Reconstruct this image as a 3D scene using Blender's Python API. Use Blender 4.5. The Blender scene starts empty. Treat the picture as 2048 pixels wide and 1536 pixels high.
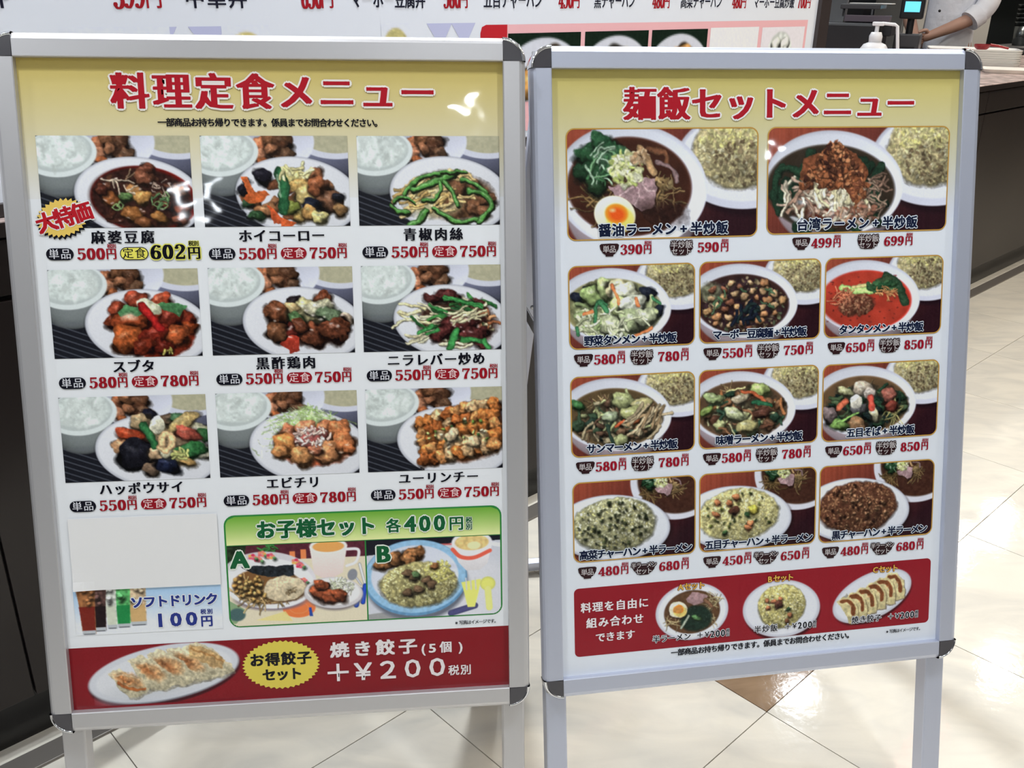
import bpy, bmesh, math, random
import numpy as np
from mathutils import Matrix, Vector

S = bpy.context.scene
COL = S.collection
R = math.radians

# ------------------------------------------------------------------ camera
PITCH, ROLL, CAM_H = R(23.0), R(1.0), 1.2
up = np.array([math.sin(ROLL)*math.cos(PITCH), -math.cos(ROLL)*math.cos(PITCH), -math.sin(PITCH)])
fwd = np.array([0, 0, 1.]) - up*up[2]
fwd /= np.linalg.norm(fwd)
right = np.cross(fwd, up)
B3 = np.array([right, fwd, up])                      # camera axes (x right, y down, z ahead) to world
cx_, cy_, cz_ = B3 @ [1, 0, 0], B3 @ [0, -1, 0], B3 @ [0, 0, -1]
cd = bpy.data.cameras.new('camera'); cam = bpy.data.objects.new('camera', cd); COL.objects.link(cam)
cam.matrix_world = Matrix(((cx_[0], cy_[0], cz_[0], 0), (cx_[1], cy_[1], cz_[1], 0), (cx_[2], cy_[2], cz_[2], CAM_H), (0, 0, 0, 1)))
cd.sensor_width = 36.0; cd.lens = 1854.0/2048*36; cd.clip_start = 0.02
S.camera = cam

# ------------------------------------------------------------------ view, world, lamps
S.view_settings.view_transform = 'Standard'; S.view_settings.look = 'None'
S.view_settings.gamma = 1; S.view_settings.exposure = 0.0; S.view_settings.use_curve_mapping = False
w = bpy.data.worlds.new('world'); S.world = w; w.use_nodes = True
w.node_tree.nodes['Background'].inputs[0].default_value = (0.80, 0.86, 1.0, 1)
w.node_tree.nodes['Background'].inputs[1].default_value = 0.24
CEIL = 2.7
# downlights: x, y, power (W), warm?; all unseen, some added only to brighten the floor
DOWN = [(0.72, -2.95, 16, 0), (-1.05, -4.8, 20, 0), (3.35, -2.75, 20, 0), (4.6, -4.2, 20, 0), (-1.6, -1.6, 14, 0),
        (-0.75, 0.62, 12, 0), (0.80, 0.66, 13, 0), (0.05, 1.80, 27, 0), (1.6, 1.2, 8, 0), (-1.5, 0.9, 6, 0), (0.3, -1.2, 8, 0),
        (1.77, 4.47, 4, 0), (1.27, 4.95, 4, 0), (3.95, 6.5, 10, 1), (3.45, 6.1, 9, 1), (3.09, 4.69, 6, 1), (2.6, 2.7, 20, 1),
        (1.9, 1.9, 10, 1), (-1.0, 1.55, 7, 1),  # both added to brighten the floor, set where their reflections stay out of view
        (3.6, 3.4, 13, 1), (5.1, 8.9, 30, 1), (-0.6, 3.2, 12, 0), (0.6, 4.3, 14, 0)]

# ------------------------------------------------------------------ helpers
def lin(c):
    c = np.asarray(c, float)/255.0
    return np.where(c <= .04045, c/12.92, ((c+.055)/1.055)**2.4)

GAIN = 1.22
def pc(c):                      # print colour as it looks on the poster -> ink albedo
    return np.clip(lin(c)*GAIN, 0.004, 0.86)

MATS = {}
def mat(name, col=(.5, .5, .5), rough=.5, metal=0., coat=0., spec=.5, noise=None, bump=None, emit=None, trans=0., aniso=None, alpha=1):
    if name in MATS: return MATS[name]
    m = bpy.data.materials.new(name); m.use_nodes = True; nt = m.node_tree
    b = nt.nodes['Principled BSDF']
    b.inputs['Base Color'].default_value = (*col, 1); b.inputs['Roughness'].default_value = rough
    b.inputs['Metallic'].default_value = metal; b.inputs['Coat Weight'].default_value = coat
    b.inputs['Specular IOR Level'].default_value = spec; b.inputs['Transmission Weight'].default_value = trans
    b.inputs['Coat Roughness'].default_value = .05
    if emit: b.inputs['Emission Color'].default_value = (*emit[0], 1); b.inputs['Emission Strength'].default_value = emit[1]
    if noise:                   # (scale, amount, stretch)
        g = nt.nodes.new('ShaderNodeTexCoord'); mp = nt.nodes.new('ShaderNodeMapping'); n = nt.nodes.new('ShaderNodeTexNoise')
        mp.inputs['Scale'].default_value = noise[2] if len(noise) > 2 else (1, 1, 1)
        nt.links.new(g.outputs['Object'], mp.inputs[0]); nt.links.new(mp.outputs[0], n.inputs['Vector'])
        n.inputs['Scale'].default_value = noise[0]; n.inputs['Detail'].default_value = 5
        r = nt.nodes.new('ShaderNodeMapRange'); r.inputs[3].default_value = 1-noise[1]; r.inputs[4].default_value = 1+noise[1]
        r.inputs[1].default_value = .3; r.inputs[2].default_value = .7
        mx = nt.nodes.new('ShaderNodeVectorMath'); mx.operation = 'SCALE'; mx.inputs[0].default_value = col
        nt.links.new(n.outputs[0], r.inputs[0]); nt.links.new(r.outputs[0], mx.inputs['Scale']); nt.links.new(mx.outputs[0], b.inputs['Base Color'])
    if bump:                    # (scale, strength, distance)
        g = nt.nodes.new('ShaderNodeTexCoord'); n = nt.nodes.new('ShaderNodeTexNoise'); n.inputs['Scale'].default_value = bump[0]; n.inputs['Detail'].default_value = 3
        nt.links.new(g.outputs['Object'], n.inputs['Vector'])
        bp = nt.nodes.new('ShaderNodeBump'); bp.inputs['Strength'].default_value = bump[1]; bp.inputs['Distance'].default_value = bump[2]
        nt.links.new(n.outputs[0], bp.inputs['Height']); nt.links.new(bp.outputs[0], b.inputs['Normal'])
    MATS[name] = m
    return m

def print_mat():
    m = bpy.data.materials.new('glossy_print'); m.use_nodes = True; nt = m.node_tree; b = nt.nodes['Principled BSDF']
    a = nt.nodes.new('ShaderNodeAttribute'); a.attribute_name = 'Col'; nt.links.new(a.outputs['Color'], b.inputs['Base Color'])
    b.inputs['Roughness'].default_value = .6; b.inputs['Specular IOR Level'].default_value = .0
    b.inputs['Coat Weight'].default_value = .62; b.inputs['Coat Roughness'].default_value = .035; b.inputs['Coat IOR'].default_value = 1.45
    g = nt.nodes.new('ShaderNodeNewGeometry'); n = nt.nodes.new('ShaderNodeTexNoise'); n.inputs['Scale'].default_value = 9; n.inputs['Detail'].default_value = 2
    nt.links.new(g.outputs['Position'], n.inputs['Vector'])
    bp = nt.nodes.new('ShaderNodeBump'); bp.inputs['Strength'].default_value = .5; bp.inputs['Distance'].default_value = .004
    nt.links.new(n.outputs[0], bp.inputs['Height']); nt.links.new(bp.outputs[0], b.inputs['Coat Normal'])
    return m
PRINT = print_mat()
def matte_print():
    m = PRINT.copy(); m.name = 'satin_print'; b = m.node_tree.nodes['Principled BSDF']; b.inputs['Coat Weight'].default_value = .25; b.inputs['Coat Roughness'].default_value = .12
    return m
BPRINT = matte_print()

def link(name, me, parent=None, m=None, M=None):
    o = bpy.data.objects.new(name, me); COL.objects.link(o)
    if m is not None: me.materials.append(m)
    if parent is not None: o.parent = parent
    if M is not None: o.matrix_local = M
    return o

def tag(o, label=None, cat=None, group=None, kind=None):
    if label: o['label'] = label
    if cat: o['category'] = cat
    if group: o['group'] = group
    if kind: o['kind'] = kind
    return o

def empty(name, loc=(0, 0, 0), rz=0., M=None):
    o = bpy.data.objects.new(name, None); COL.objects.link(o); o.empty_display_size = .05
    o.location = loc; o.rotation_euler = (0, 0, rz)
    if M is not None: o.matrix_world = M
    return o

class MB:
    """collects solids, then links them as ONE mesh"""
    def __init__(s): s.v = []; s.f = []; s.sm = []
    def add(s, v, f, smooth=False):
        k = len(s.v); s.v += [tuple(p) for p in v]; s.f += [tuple(i+k for i in q) for q in f]; s.sm += [smooth]*len(f)
    def box(s, x0, x1, y0, y1, z0, z1, bev=0.):
        if bev <= 0:
            v = [(x, y, z) for x in (x0, x1) for y in (y0, y1) for z in (z0, z1)]
            s.add(v, [(0, 1, 3, 2), (4, 6, 7, 5), (0, 4, 5, 1), (2, 3, 7, 6), (0, 2, 6, 4), (1, 5, 7, 3)]); return s
        b = bmesh.new(); bmesh.ops.create_cube(b, size=1)
        bmesh.ops.scale(b, vec=(x1-x0, y1-y0, z1-z0), verts=b.verts); bmesh.ops.translate(b, vec=((x0+x1)/2, (y0+y1)/2, (z0+z1)/2), verts=b.verts)
        bmesh.ops.bevel(b, geom=b.edges[:], offset=bev, segments=2, affect='EDGES', profile=.5)
        b.verts.index_update(); s.add([v.co[:] for v in b.verts], [[v.index for v in f.verts] for f in b.faces]); b.free(); return s
    def prism(s, pts, axis, a, b, smooth=False):
        """2-D outline pts swept along axis from a to b; outline uses the other two axes in cyclic order"""
        n = len(pts); V = []
        for t in (a, b):
            for p, q in pts:
                V.append({0: (t, p, q), 1: (q, t, p), 2: (p, q, t)}[axis])
        F = [(i, (i+1) % n, n+(i+1) % n, n+i) for i in range(n)]
        s.add(V, F, smooth); s.add(V, [tuple(range(n))[::-1], tuple(range(n, 2*n))]); return s
    def tube(s, path, r, n=12, cap=True, smooth=True):
        path = [Vector(p) for p in path]; rr = r if hasattr(r, '__len__') else [r]*len(path)
        V = []; F = []; ref = None
        for i, p in enumerate(path):
            d = (path[min(i+1, len(path)-1)]-path[max(i-1, 0)]).normalized()
            if ref is None: ref = d.orthogonal().normalized()
            ref = (ref - d*ref.dot(d)).normalized(); q = d.cross(ref)
            for k in range(n):
                a = 2*math.pi*k/n; V.append(p+(ref*math.cos(a)+q*math.sin(a))*rr[i])
        for i in range(len(path)-1):
            for k in range(n): F.append((i*n+k, i*n+(k+1) % n, (i+1)*n+(k+1) % n, (i+1)*n+k))
        s.add(V, F, smooth)
        if cap: s.add(V, [tuple(range(n))[::-1], tuple(range((len(path)-1)*n, len(path)*n))])
        return s
    def lathe(s, prof, n=24, c=(0, 0, 0), smooth=True):
        V = []; F = []
        for r, z in prof:
            for k in range(n):
                a = 2*math.pi*k/n; V.append((c[0]+max(r, 1e-5)*math.cos(a), c[1]+max(r, 1e-5)*math.sin(a), c[2]+z))
        for i in range(len(prof)-1):
            for k in range(n): F.append((i*n+k, i*n+(k+1) % n, (i+1)*n+(k+1) % n, (i+1)*n+k))
        s.add(V, F, smooth); return s
    def build(s, name, m, parent=None, M=None):
        me = bpy.data.meshes.new(name); me.from_pydata(s.v, [], s.f)
        for p, q in zip(me.polygons, s.sm): p.use_smooth = q
        b = bmesh.new(); b.from_mesh(me); bmesh.ops.recalc_face_normals(b, faces=b.faces); b.to_mesh(b and me); b.free()
        return link(name, me, parent, m, M)

# ------------------------------------------------------------------ lettering (built-in font, thickened like a brush face)
_gl = {}
_fc = bpy.data.curves.new('letters', 'FONT'); _fc.resolution_u = 2; _fo = bpy.data.objects.new('letters', _fc); COL.objects.link(_fo)
def glyph(ch, off=0.):
    k = (ch, off)
    if k not in _gl:
        _fc.body = ch; _fc.offset = off
        dg = bpy.context.evaluated_depsgraph_get(); dg.update()
        ev = _fo.evaluated_get(dg); me = ev.to_mesh()
        V = np.array([v.co[:2] for v in me.vertices]).reshape(-1, 2); T = []
        for p in me.polygons:
            q = list(p.vertices)
            for i in range(1, len(q)-1): T.append((q[0], q[i], q[i+1]))
        ev.to_mesh_clear()
        if len(V) and ord(ch) < 0x2000:   # latin: centre in its own width
            V = V.copy(); wd = V[:, 0].max()-V[:, 0].min(); V[:, 0] -= (V[:, 0].max()+V[:, 0].min())/2-.5
        _gl[k] = (V, np.array(T, int).reshape(-1, 3))
    return _gl[k]

# --- serif figures: broad-nib strokes
def nib(path, a, b, closed=False):
    P = np.array(path, float); n = len(P)
    D = np.roll(P, -1, 0)-np.roll(P, 1, 0) if closed else np.gradient(P, axis=0)
    D /= np.linalg.norm(D, axis=1)[:, None]+1e-9
    N = np.stack([-D[:, 1], D[:, 0]], 1); a = np.broadcast_to(np.asarray(a, float), (n,)); b = np.broadcast_to(np.asarray(b, float), (n,))
    den = np.sqrt((a*N[:, 0])**2+(b*N[:, 1])**2)+1e-9
    O = np.stack([a*a*N[:, 0]/den, b*b*N[:, 1]/den], 1)
    V = np.concatenate([P+O, P-O]); T = []
    for i in range(n if closed else n-1):
        j = (i+1) % n; T += [(i, j, n+j), (i, n+j, n+i)]
    return V, T
def arc(cx, cy, rx, ry, a0, a1, n=14): t = np.radians(np.linspace(a0, a1, n)); return np.stack([cx+rx*np.cos(t), cy+ry*np.sin(t)], 1)
def ring(cx, cy, rx, ry, n=22): return arc(cx, cy, rx, ry, 0, 360*(n-1)/n, n)
def ball(cx, cy, r): 
    P = ring(cx, cy, r, r, 10); return P, [(0, i, i+1) for i in range(1, 9)]
def rect(x0, y0, x1, y1): return np.array([(x0, y0), (x1, y0), (x1, y1), (x0, y1)], float), [(0, 1, 2), (0, 2, 3)]
def spl(pts, n=20):
    P = np.array(pts, float); P = np.vstack([2*P[0]-P[1], P, 2*P[-1]-P[-2]]); out = []
    m = len(P)-3
    for t in np.linspace(0, m-1e-6, n):
        i = int(t); u = t-i; a, b, c, d = P[i:i+4]
        out.append(.5*((2*b)+(c-a)*u+(2*a-5*b+4*c-d)*u*u+(3*b-a-3*c+d)*u**3))
    return np.array(out)
def figures():
    A, Bn = .078, .026; D = {}
    D['0'] = [nib(ring(.27, .5, .165, .475), A, Bn, True)]
    D['8'] = [nib(ring(.27, .745, .135, .23), A*.85, Bn, True), nib(ring(.27, .27, .165, .245), A, Bn, True)]
    D['6'] = [nib(ring(.275, .30, .16, .275), A*.9, Bn, True), nib(spl([(.42, .93), (.27, .93), (.14, .7), (.11, .38)], 14), np.linspace(.03, A, 14), Bn), ball(.43, .87, .07)]
    D['9'] = [(np.array([.54, 1.])-v, t) for v, t in D['6']]
    D['5'] = [rect(.10, .5, .14, .97), rect(.10, .86, .46, .985), nib(spl([(.12, .52), (.24, .61), (.40, .53), (.43, .32), (.36, .09), (.2, .02), (.09, .09)], 22), np.interp(np.linspace(0, 1, 22), [0, .5, 1], [.03, A, .03]), Bn), ball(.1, .15, .075)]
    D['7'] = [rect(.05, .86, .5, .985), rect(.05, .70, .085, .95), nib(spl([(.475, .9), (.33, .6), (.25, .3), (.23, .02)], 14), np.linspace(.03, A*1.1, 14), Bn)]
    D['4'] = [rect(.29, .02, .435, .97), rect(.02, .23, .52, .315), nib([(.36, .96), (.05, .27)], .035, .035), rect(.21, .0, .51, .04)]
    D['3'] = [nib(spl([(.1, .84), (.2, .97), (.36, .93), (.40, .75), (.33, .58), (.2, .53)], 18), np.interp(np.linspace(0, 1, 18), [0, .55, 1], [.03, A, .03]), Bn),
              nib(spl([(.2, .53), (.36, .5), (.44, .28), (.36, .07), (.2, .02), (.08, .12)], 18), np.interp(np.linspace(0, 1, 18), [0, .5, 1], [.03, A, .03]), Bn), ball(.11, .82, .07), ball(.1, .17, .075)]
    D['2'] = [nib(spl([(.1, .78), (.16, .95), (.33, .97), (.43, .78), (.36, .53), (.2, .3), (.09, .12)], 20), np.interp(np.linspace(0, 1, 20), [0, .45, 1], [.03, A, .03]), Bn), rect(.07, .0, .46, .13), rect(.44, .05, .48, .25), ball(.12, .78, .075)]
    D['1'] = [rect(.2, .02, .34, .98), rect(.1, 0, .44, .04), nib([(.27, .95), (.1, .84)], .03, .03)]
    return D
FIG = figures()

class Ink:
    """flat print in mm on a board plane: triangles with ink colours, one mesh"""
    def __init__(s): s.V = []; s.T = []; s.C = []; s.n = 0
    def tri(s, V, T, col, z=0.):
        V = np.asarray(V, float); T = np.asarray(T, int).reshape(-1, 3)
        if not len(V) or not len(T): return
        a = V[T[:, 1]]-V[T[:, 0]]; b = V[T[:, 2]]-V[T[:, 0]]; neg = (a[:, 0]*b[:, 1]-a[:, 1]*b[:, 0]) < 0
        T = T.copy(); T[neg] = T[neg][:, ::-1]
        s.V.append(np.column_stack([V, np.full(len(V), z)])); s.T.append(T+s.n)
        c = np.asarray(col, float)
        s.C.append(np.broadcast_to(pc(c), (len(V), 3)) if c.ndim == 1 else pc(c)); s.n += len(V)
    def poly(s, P, col, z=0.):          # star-shaped outline
        P = np.asarray(P, float); c = P.mean(0); n = len(P)
        s.tri(np.vstack([P, c]), [(i, (i+1) % n, n) for i in range(n)], col, z)
    def rect(s, x0, y0, x1, y1, col, col2=None, z=0., n=1):
        ys = np.linspace(y0, y1, n+1); V = []; T = []; Cc = []
        for i, y in enumerate(ys):
            V += [(x0, y), (x1, y)]; t = i/n; c = np.array(col)*(1-t)+np.array(col2 if col2 is not None else col)*t; Cc += [c, c]
            if i: T += [(2*i-2, 2*i-1, 2*i+1), (2*i-2, 2*i+1, 2*i)]
        s.tri(V, T, np.array(Cc), z)
    def line(s, P, wd, col, z=0., closed=False):
        V, T = nib(P, wd/2, wd/2, closed); s.tri(V, T, col, z)
    def text(s, txt, xc, yc, em, pitch=None, col=(20, 20, 28), sx=1., bold=(.02, .01), halo=None, hr=.09, z=0., rot=0., ser=False, slope=0.):
        """txt centred on (xc, yc); em in mm; pitch = cell width"""
        pitch = pitch or em*sx; n = len(txt); ca, sa = math.cos(rot), math.sin(rot)
        out = []
        for i, ch in enumerate(txt):
            if ch == ' ': continue
            if ser and ch in FIG:
                for v, t in FIG[ch]: out.append(((v-[.27, .5])*[em*.80*sx*1.12, em*.80], t, (i-(n-1)/2)*pitch))
                continue
            v, t = glyph(ch)
            if not len(v): continue
            out.append(((v-[.5, .345])*[em*sx, em], t, (i-(n-1)/2)*pitch))
        def put(dx, dy, c, zz):
            for v, t, ox in out:
                q = v+[ox+dx, dy+slope*ox]; q = np.stack([q[:, 0]*ca-q[:, 1]*sa, q[:, 0]*sa+q[:, 1]*ca], 1)+[xc, yc]; s.tri(q, t, c, zz)
        if halo is not None:
            m = 10 if em > 20 else 8
            for k in range(m):
                a = k*2*math.pi/m; put((hr+bold[0])*em*math.cos(a), (hr+bold[1])*em*math.sin(a), halo, z+k*.022)
            for k in range(4):
                a = (k+.5)*math.pi/2; put((hr*.45+bold[0]*.7)*em*math.cos(a), (hr*.45+bold[1]*.7)*em*math.sin(a), halo, z+(m+k)*.022)
            z += (m+4)*.022+.03
        bx, by = bold
        D = [(-bx, -by), (bx, by), (-bx, by), (bx, -by)] if by else [(-bx, 0), (bx, 0)]
        if bx > .018 or by > .018: D += [(0, 0)]
        if bx > .034: D += [(bx*.5, 0), (-bx*.5, 0)]
        for k, (dx, dy) in enumerate(D): put(dx*em, dy*em, col, z+k*.022)
    def build(s, name, parent, z, m=None, label=None):
        if not s.V: return None
        V = np.concatenate(s.V); T = np.concatenate(s.T); C = np.concatenate(s.C)
        V = V.copy(); V[:, :2] *= .001; V[:, 2] = V[:, 2]*.001+z
        o = fastmesh(name, V, T, C, parent, m or PRINT)
        if label: o['label'] = label
        return o

def fastmesh(name, V, F, C, parent, m):
    k = F.shape[1]; me = bpy.data.meshes.new(name)
    me.vertices.add(len(V)); me.vertices.foreach_set('co', V.astype(np.float32).ravel())
    me.loops.add(F.size); me.loops.foreach_set('vertex_index', F.astype(np.int32).ravel())
    me.polygons.add(len(F)); me.polygons.foreach_set('loop_start', np.arange(0, F.size, k, dtype=np.int32))
    me.update(calc_edges=True)
    a = me.color_attributes.new('Col', 'FLOAT_COLOR', 'POINT')
    a.data.foreach_set('color', np.column_stack([C, np.ones(len(C))]).astype(np.float32).ravel())
    return link(name, me, parent, m)

# ------------------------------------------------------------------ printed food pictures (painted in code, stored as ink colours on a fine grid)
def vnoise(h, w, cell, rng):
    gh, gw = int(h/cell)+3, int(w/cell)+3; g = rng.random((gh, gw))
    y = np.arange(h)/cell; x = np.arange(w)/cell; yi = y.astype(int); xi = x.astype(int); fy = (y-yi); fx = (x-xi); fy = fy*fy*(3-2*fy); fx = fx*fx*(3-2*fx)
    a = g[yi][:, xi]; b = g[yi][:, xi+1]; c = g[yi+1][:, xi]; d = g[yi+1][:, xi+1]
    return (a*(1-fx)+b*fx)*(1-fy)[:, None]+(c*(1-fx)+d*fx)*fy[:, None]

class Canvas:
    SS = 2; blur = 2
    def __init__(s, w, h, step, seed=1, bg=(200, 200, 200)):
        s.w, s.h = w, h; s.nx = max(4, int(round(w/step))); s.ny = max(4, int(round(h/step)))
        s.W = (s.nx+1)*s.SS; s.H = (s.ny+1)*s.SS; s.k = s.W        # pixels per unit (unit = picture width)
        s.A = np.empty((s.H, s.W, 3)); s.A[:] = bg; s.rng = np.random.default_rng(seed); s.r = random.Random(seed)
        s.n1 = vnoise(s.H, s.W, 3.0, s.rng)-.5; s.n2 = vnoise(s.H, s.W, 8, s.rng)-.5; s.n3 = vnoise(s.H, s.W, 26, s.rng)-.5
        s.asp = h/w
    def _bb(s, x0, y0, x1, y1):
        a = max(0, int(x0*s.k)-2); b = min(s.W, int(x1*s.k)+3); c = max(0, int(y0*s.k)-2); d = min(s.H, int(y1*s.k)+3)
        if a >= b or c >= d: return None
        Y, X = np.mgrid[c:d, a:b]; return slice(c, d), slice(a, b), (X+.5)/s.k, (Y+.5)/s.k
    def _mix(s, sy, sx, al, col):
        al = np.clip(al, 0, 1)[..., None]; s.A[sy, sx] = s.A[sy, sx]*(1-al)+col*al
    def ell(s, cx, cy, rx, ry, col, rot=0., soft=.005, a=1., sh=0., wob=0., tex=0., tx=2, k=None, rim=0.):
        m = max(rx, ry)*(1.1+wob); bb = s._bb(cx-m, cy-m, cx+m, cy+m)
        if bb is None: return
        sy, sx, X, Y = bb; dx, dy = X-cx, Y-cy; c, q = math.cos(rot), math.sin(rot); u = (dx*c+dy*q)/rx; v = (-dx*q+dy*c)/ry
        d = np.hypot(u, v)
        if wob:
            th = np.arctan2(v, u); p = [s.r.uniform(0, 6.3) for _ in range(3)]
            d = d/(1+wob*(np.sin(2*th+p[0])*.5+np.sin(3*th+p[1])*.4+np.sin(5*th+p[2])*.3))
        al = a*((1-d)*min(rx, ry)/soft+.5)
        f = 1-sh*(dx/m*.5+dy/m*1.0)-rim*np.clip(d, 0, 1)**4
        if tex: f = f+tex*2*((s.n1, s.n2, s.n3)[tx-1][sy, sx])
        s._mix(sy, sx, al, np.clip(np.array(col)*f[..., None], 0, 255))
    def poly(s, P, col, a=1., sh=0., tex=0.):
        P = np.array(P, float); bb = s._bb(P[:, 0].min(), P[:, 1].min(), P[:, 0].max(), P[:, 1].max())
        if bb is None: return
        sy, sx, X, Y = bb; ins = np.zeros(X.shape, bool)
        for (x0, y0), (x1, y1) in zip(P, np.roll(P, -1, 0)):
            if y0 == y1: continue
            ins ^= ((Y >= min(y0, y1)) & (Y < max(y0, y1)) & (X < (Y-y0)*(x1-x0)/(y1-y0)+x0))
        f = 1-sh*(Y-P[:, 1].mean())/(np.ptp(P[:, 1])+1e-6)+tex*2*s.n2[sy, sx]
        s._mix(sy, sx, ins*a, np.clip(np.array(col)*f[..., None], 0, 255))
    def line(s, P, w, col, hl=.25, a=1., taper=False, dark=True):
        P = spl(P, max(6, 5*len(P))) if len(P) > 2 else np.array(P, float)
        bb = s._bb(P[:, 0].min()-w, P[:, 1].min()-w, P[:, 0].max()+w, P[:, 1].max()+w)
        if bb is None: return
        sy, sx, X, Y = bb; D = np.full(X.shape, 9.)
        for (x0, y0), (x1, y1) in zip(P[:-1], P[1:]):
            vx, vy = x1-x0, y1-y0; L = vx*vx+vy*vy+1e-12; t = np.clip(((X-x0)*vx+(Y-y0)*vy)/L, 0, 1)
            D = np.minimum(D, np.hypot(X-x0-t*vx, Y-y0-t*vy))
        q = np.clip(D/(w/2), 0, 1.2); al = a*((w/2-D)/.004+.5)
        f = 1+hl*(1-2*q**2)
        s._mix(sy, sx, al, np.clip(np.array(col)*f[..., None], 0, 255))
    def chunk(s, x, y, r, col, rot=None, asp=.75, tex=.18, gl=.5, wob=.12):
        rot = s.r.uniform(-.6, .6) if rot is None else rot
        c = np.array(col, float); wob = wob if r < .02 else .22; big = 1.10 if r > .03 else 1
        s.ell(x+.004, y+.014, r*1.1*big, r*asp*1.12*big, c*.22, rot, .02, .85, wob=wob)
        s.ell(x, y, r*big, r*asp*big, c*.97, rot, .006, 1, sh=.55, wob=wob, tex=tex, rim=.38)
        if r > .03:
            for _ in range(3):
                a_ = s.r.uniform(0, 6.3); q_ = s.r.uniform(.1, .55); s.ell(x+r*q_*math.cos(a_), y+r*asp*q_*math.sin(a_), r*s.r.uniform(.2, .45), r*asp*s.r.uniform(.12, .3), np.clip(c*s.r.choice([.62, .75, 1.18, 1.28]), 0, 255), s.r.uniform(-1, 1), .014, .55, wob=.3)
        if gl: s.ell(x-r*.25, y-r*asp*.35, r*.38, r*asp*.22, np.clip(c*1.25+55, 0, 255), rot, .012, gl, wob=.3, tex=.2, tx=1)
    def grains(s, cx, cy, rx, ry, cols, n=220, r=(.006, .013), rot=0., dome=.3):
        pts = []
        while len(pts) < n:
            a, b = s.r.uniform(-1, 1), s.r.uniform(-1, 1)
            if a*a+b*b < 1: pts.append((a, b))
        pts.sort(key=lambda p: p[1])
        cr, sr = math.cos(rot), math.sin(rot)
        for a, b in pts:
            x = cx+a*rx*cr-b*ry*sr; y = cy+a*rx*sr+b*ry*cr
            f = 1-dome*(b*.7+.25*a)+s.r.uniform(-.13, .13); c = np.array(s.r.choice(cols), float)*f; q = s.r.uniform(*r)
            s.ell(x+.002, y+.004, q*1.1, q*.8, c*.62, s.r.uniform(0, 3), .004, .4)
            s.ell(x, y, q, q*.6, c, s.r.uniform(0, 3), .004, .9)
    def strips(s, n, cx, cy, rx, ry, cols, L=(.05, .12), w=(.008, .014), ang=None):
        for _ in range(n):
            while True:
                a, b = s.r.uniform(-1, 1), s.r.uniform(-1, 1)
                if a*a+b*b < 1: break
            x, y = cx+a*rx, cy+b*ry; l = s.r.uniform(*L)/2; t = s.r.uniform(0, 3.14) if ang is None else ang+s.r.uniform(-.5, .5)
            k = s.r.uniform(-.35, .35)*l; dx, dy = math.cos(t)*l, math.sin(t)*l; ww = s.r.uniform(*w); c = np.array(s.r.choice(cols), float)*s.r.uniform(.85, 1.12)
            P = [(x-dx, y-dy), (x-dy/l*k, y+dx/l*k), (x+dx, y+dy)]
            s.line([(p+.003, q+.006) for p, q in P], ww*1.15, c*.45, 0, .4); s.line(P, ww, c, .15, .9)
    def pile(s, items):
        for it in items: s.chunk(*it[:4], **(it[4] if len(it) > 4 else {}))
    def begin(s): s.A0 = s.A.copy()
    def end(s, amp=.007, tex=.20, sat=.88):
        """gives the food painted since begin() ragged outlines and a broken, fibrous surface"""
        M = (np.abs(s.A-s.A0).max(-1) > 4).astype(float); rng = s.rng; H, W = s.H, s.W
        u, v = [amp*s.k*(1.9*(vnoise(H, W, 12, rng)-.5)+2.4*(vnoise(H, W, 26, rng)-.5)+.35*(vnoise(H, W, 5, rng)-.5)) for _ in range(2)]
        Y, X = np.mgrid[0:H, 0:W]; xi = np.clip((X+u).round().astype(int), 0, W-1); yi = np.clip((Y+v).round().astype(int), 0, H-1)
        B = s.A[yi, xi]; m = M[yi, xi][..., None]
        g = B.mean(-1, keepdims=True); B = g+(B-g)*sat
        n = 1+tex*2*((vnoise(H, W, 2.6, rng)-.5)*.45+(vnoise(H, W, 6, rng)-.5)*.8+(vnoise(H, W, 15, rng)-.5)*.8)[..., None]
        fl = np.clip((vnoise(H, W, 2.6, rng)*vnoise(H, W, 7, rng)-.62)*5, 0, 1)[..., None]*.55
        B = np.clip(B*n*(.92), 0, 255); B = B*(1-fl)+np.clip(B*1.25+62, 0, 255)*fl
        s.A = s.A0*(1-m)+B*m
    def star(s, x, y, r, col): s.ell(x, y, r, r*.6, col, 0, r, .8)
    def build(s, name, x0, y0, parent, z, radius=0., mask=None, label=None, m=None):
        """x0,y0: top-left corner in mm"""
        A = s.A
        for _ in range(s.blur):
            P_ = np.pad(A, ((1, 1), (1, 1), (0, 0)), 'edge'); A = (P_[:-2, 1:-1]+P_[2:, 1:-1]+P_[1:-1, :-2]+P_[1:-1, 2:]+2*A)/6
        A = A+(s.n1*6)[..., None]
        A = A.reshape(s.ny+1, s.SS, s.nx+1, s.SS, 3).mean((1, 3)); A = np.clip(A, 0, 255)
        X = np.linspace(0, s.w, s.nx+1); Y = np.linspace(0, s.h, s.ny+1); gx, gy = np.meshgrid(X, Y)
        V = np.stack([(x0+gx)*.001, (y0-gy)*.001, np.full(gx.shape, z)], -1).reshape(-1, 3); n1 = s.nx+1
        j, i = np.meshgrid(np.arange(s.ny), np.arange(s.nx), indexing='ij'); a = (j*n1+i).ravel()
        F = np.stack([a, a+n1, a+n1+1, a+1], 1)
        cxm = ((i+.5)*s.w/s.nx).ravel(); cym = ((j+.5)*s.h/s.ny).ravel(); keep = np.ones(len(a), bool)
        if radius:
            qx = np.maximum(radius-np.minimum(cxm, s.w-cxm), 0); qy = np.maximum(radius-np.minimum(cym, s.h-cym), 0); keep &= np.hypot(qx, qy) <= radius
        if mask is not None: keep &= mask(cxm, cym)
        F = F[keep]; used = np.zeros(len(V), bool); used[F.ravel()] = True; idx = np.cumsum(used)-1
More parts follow.
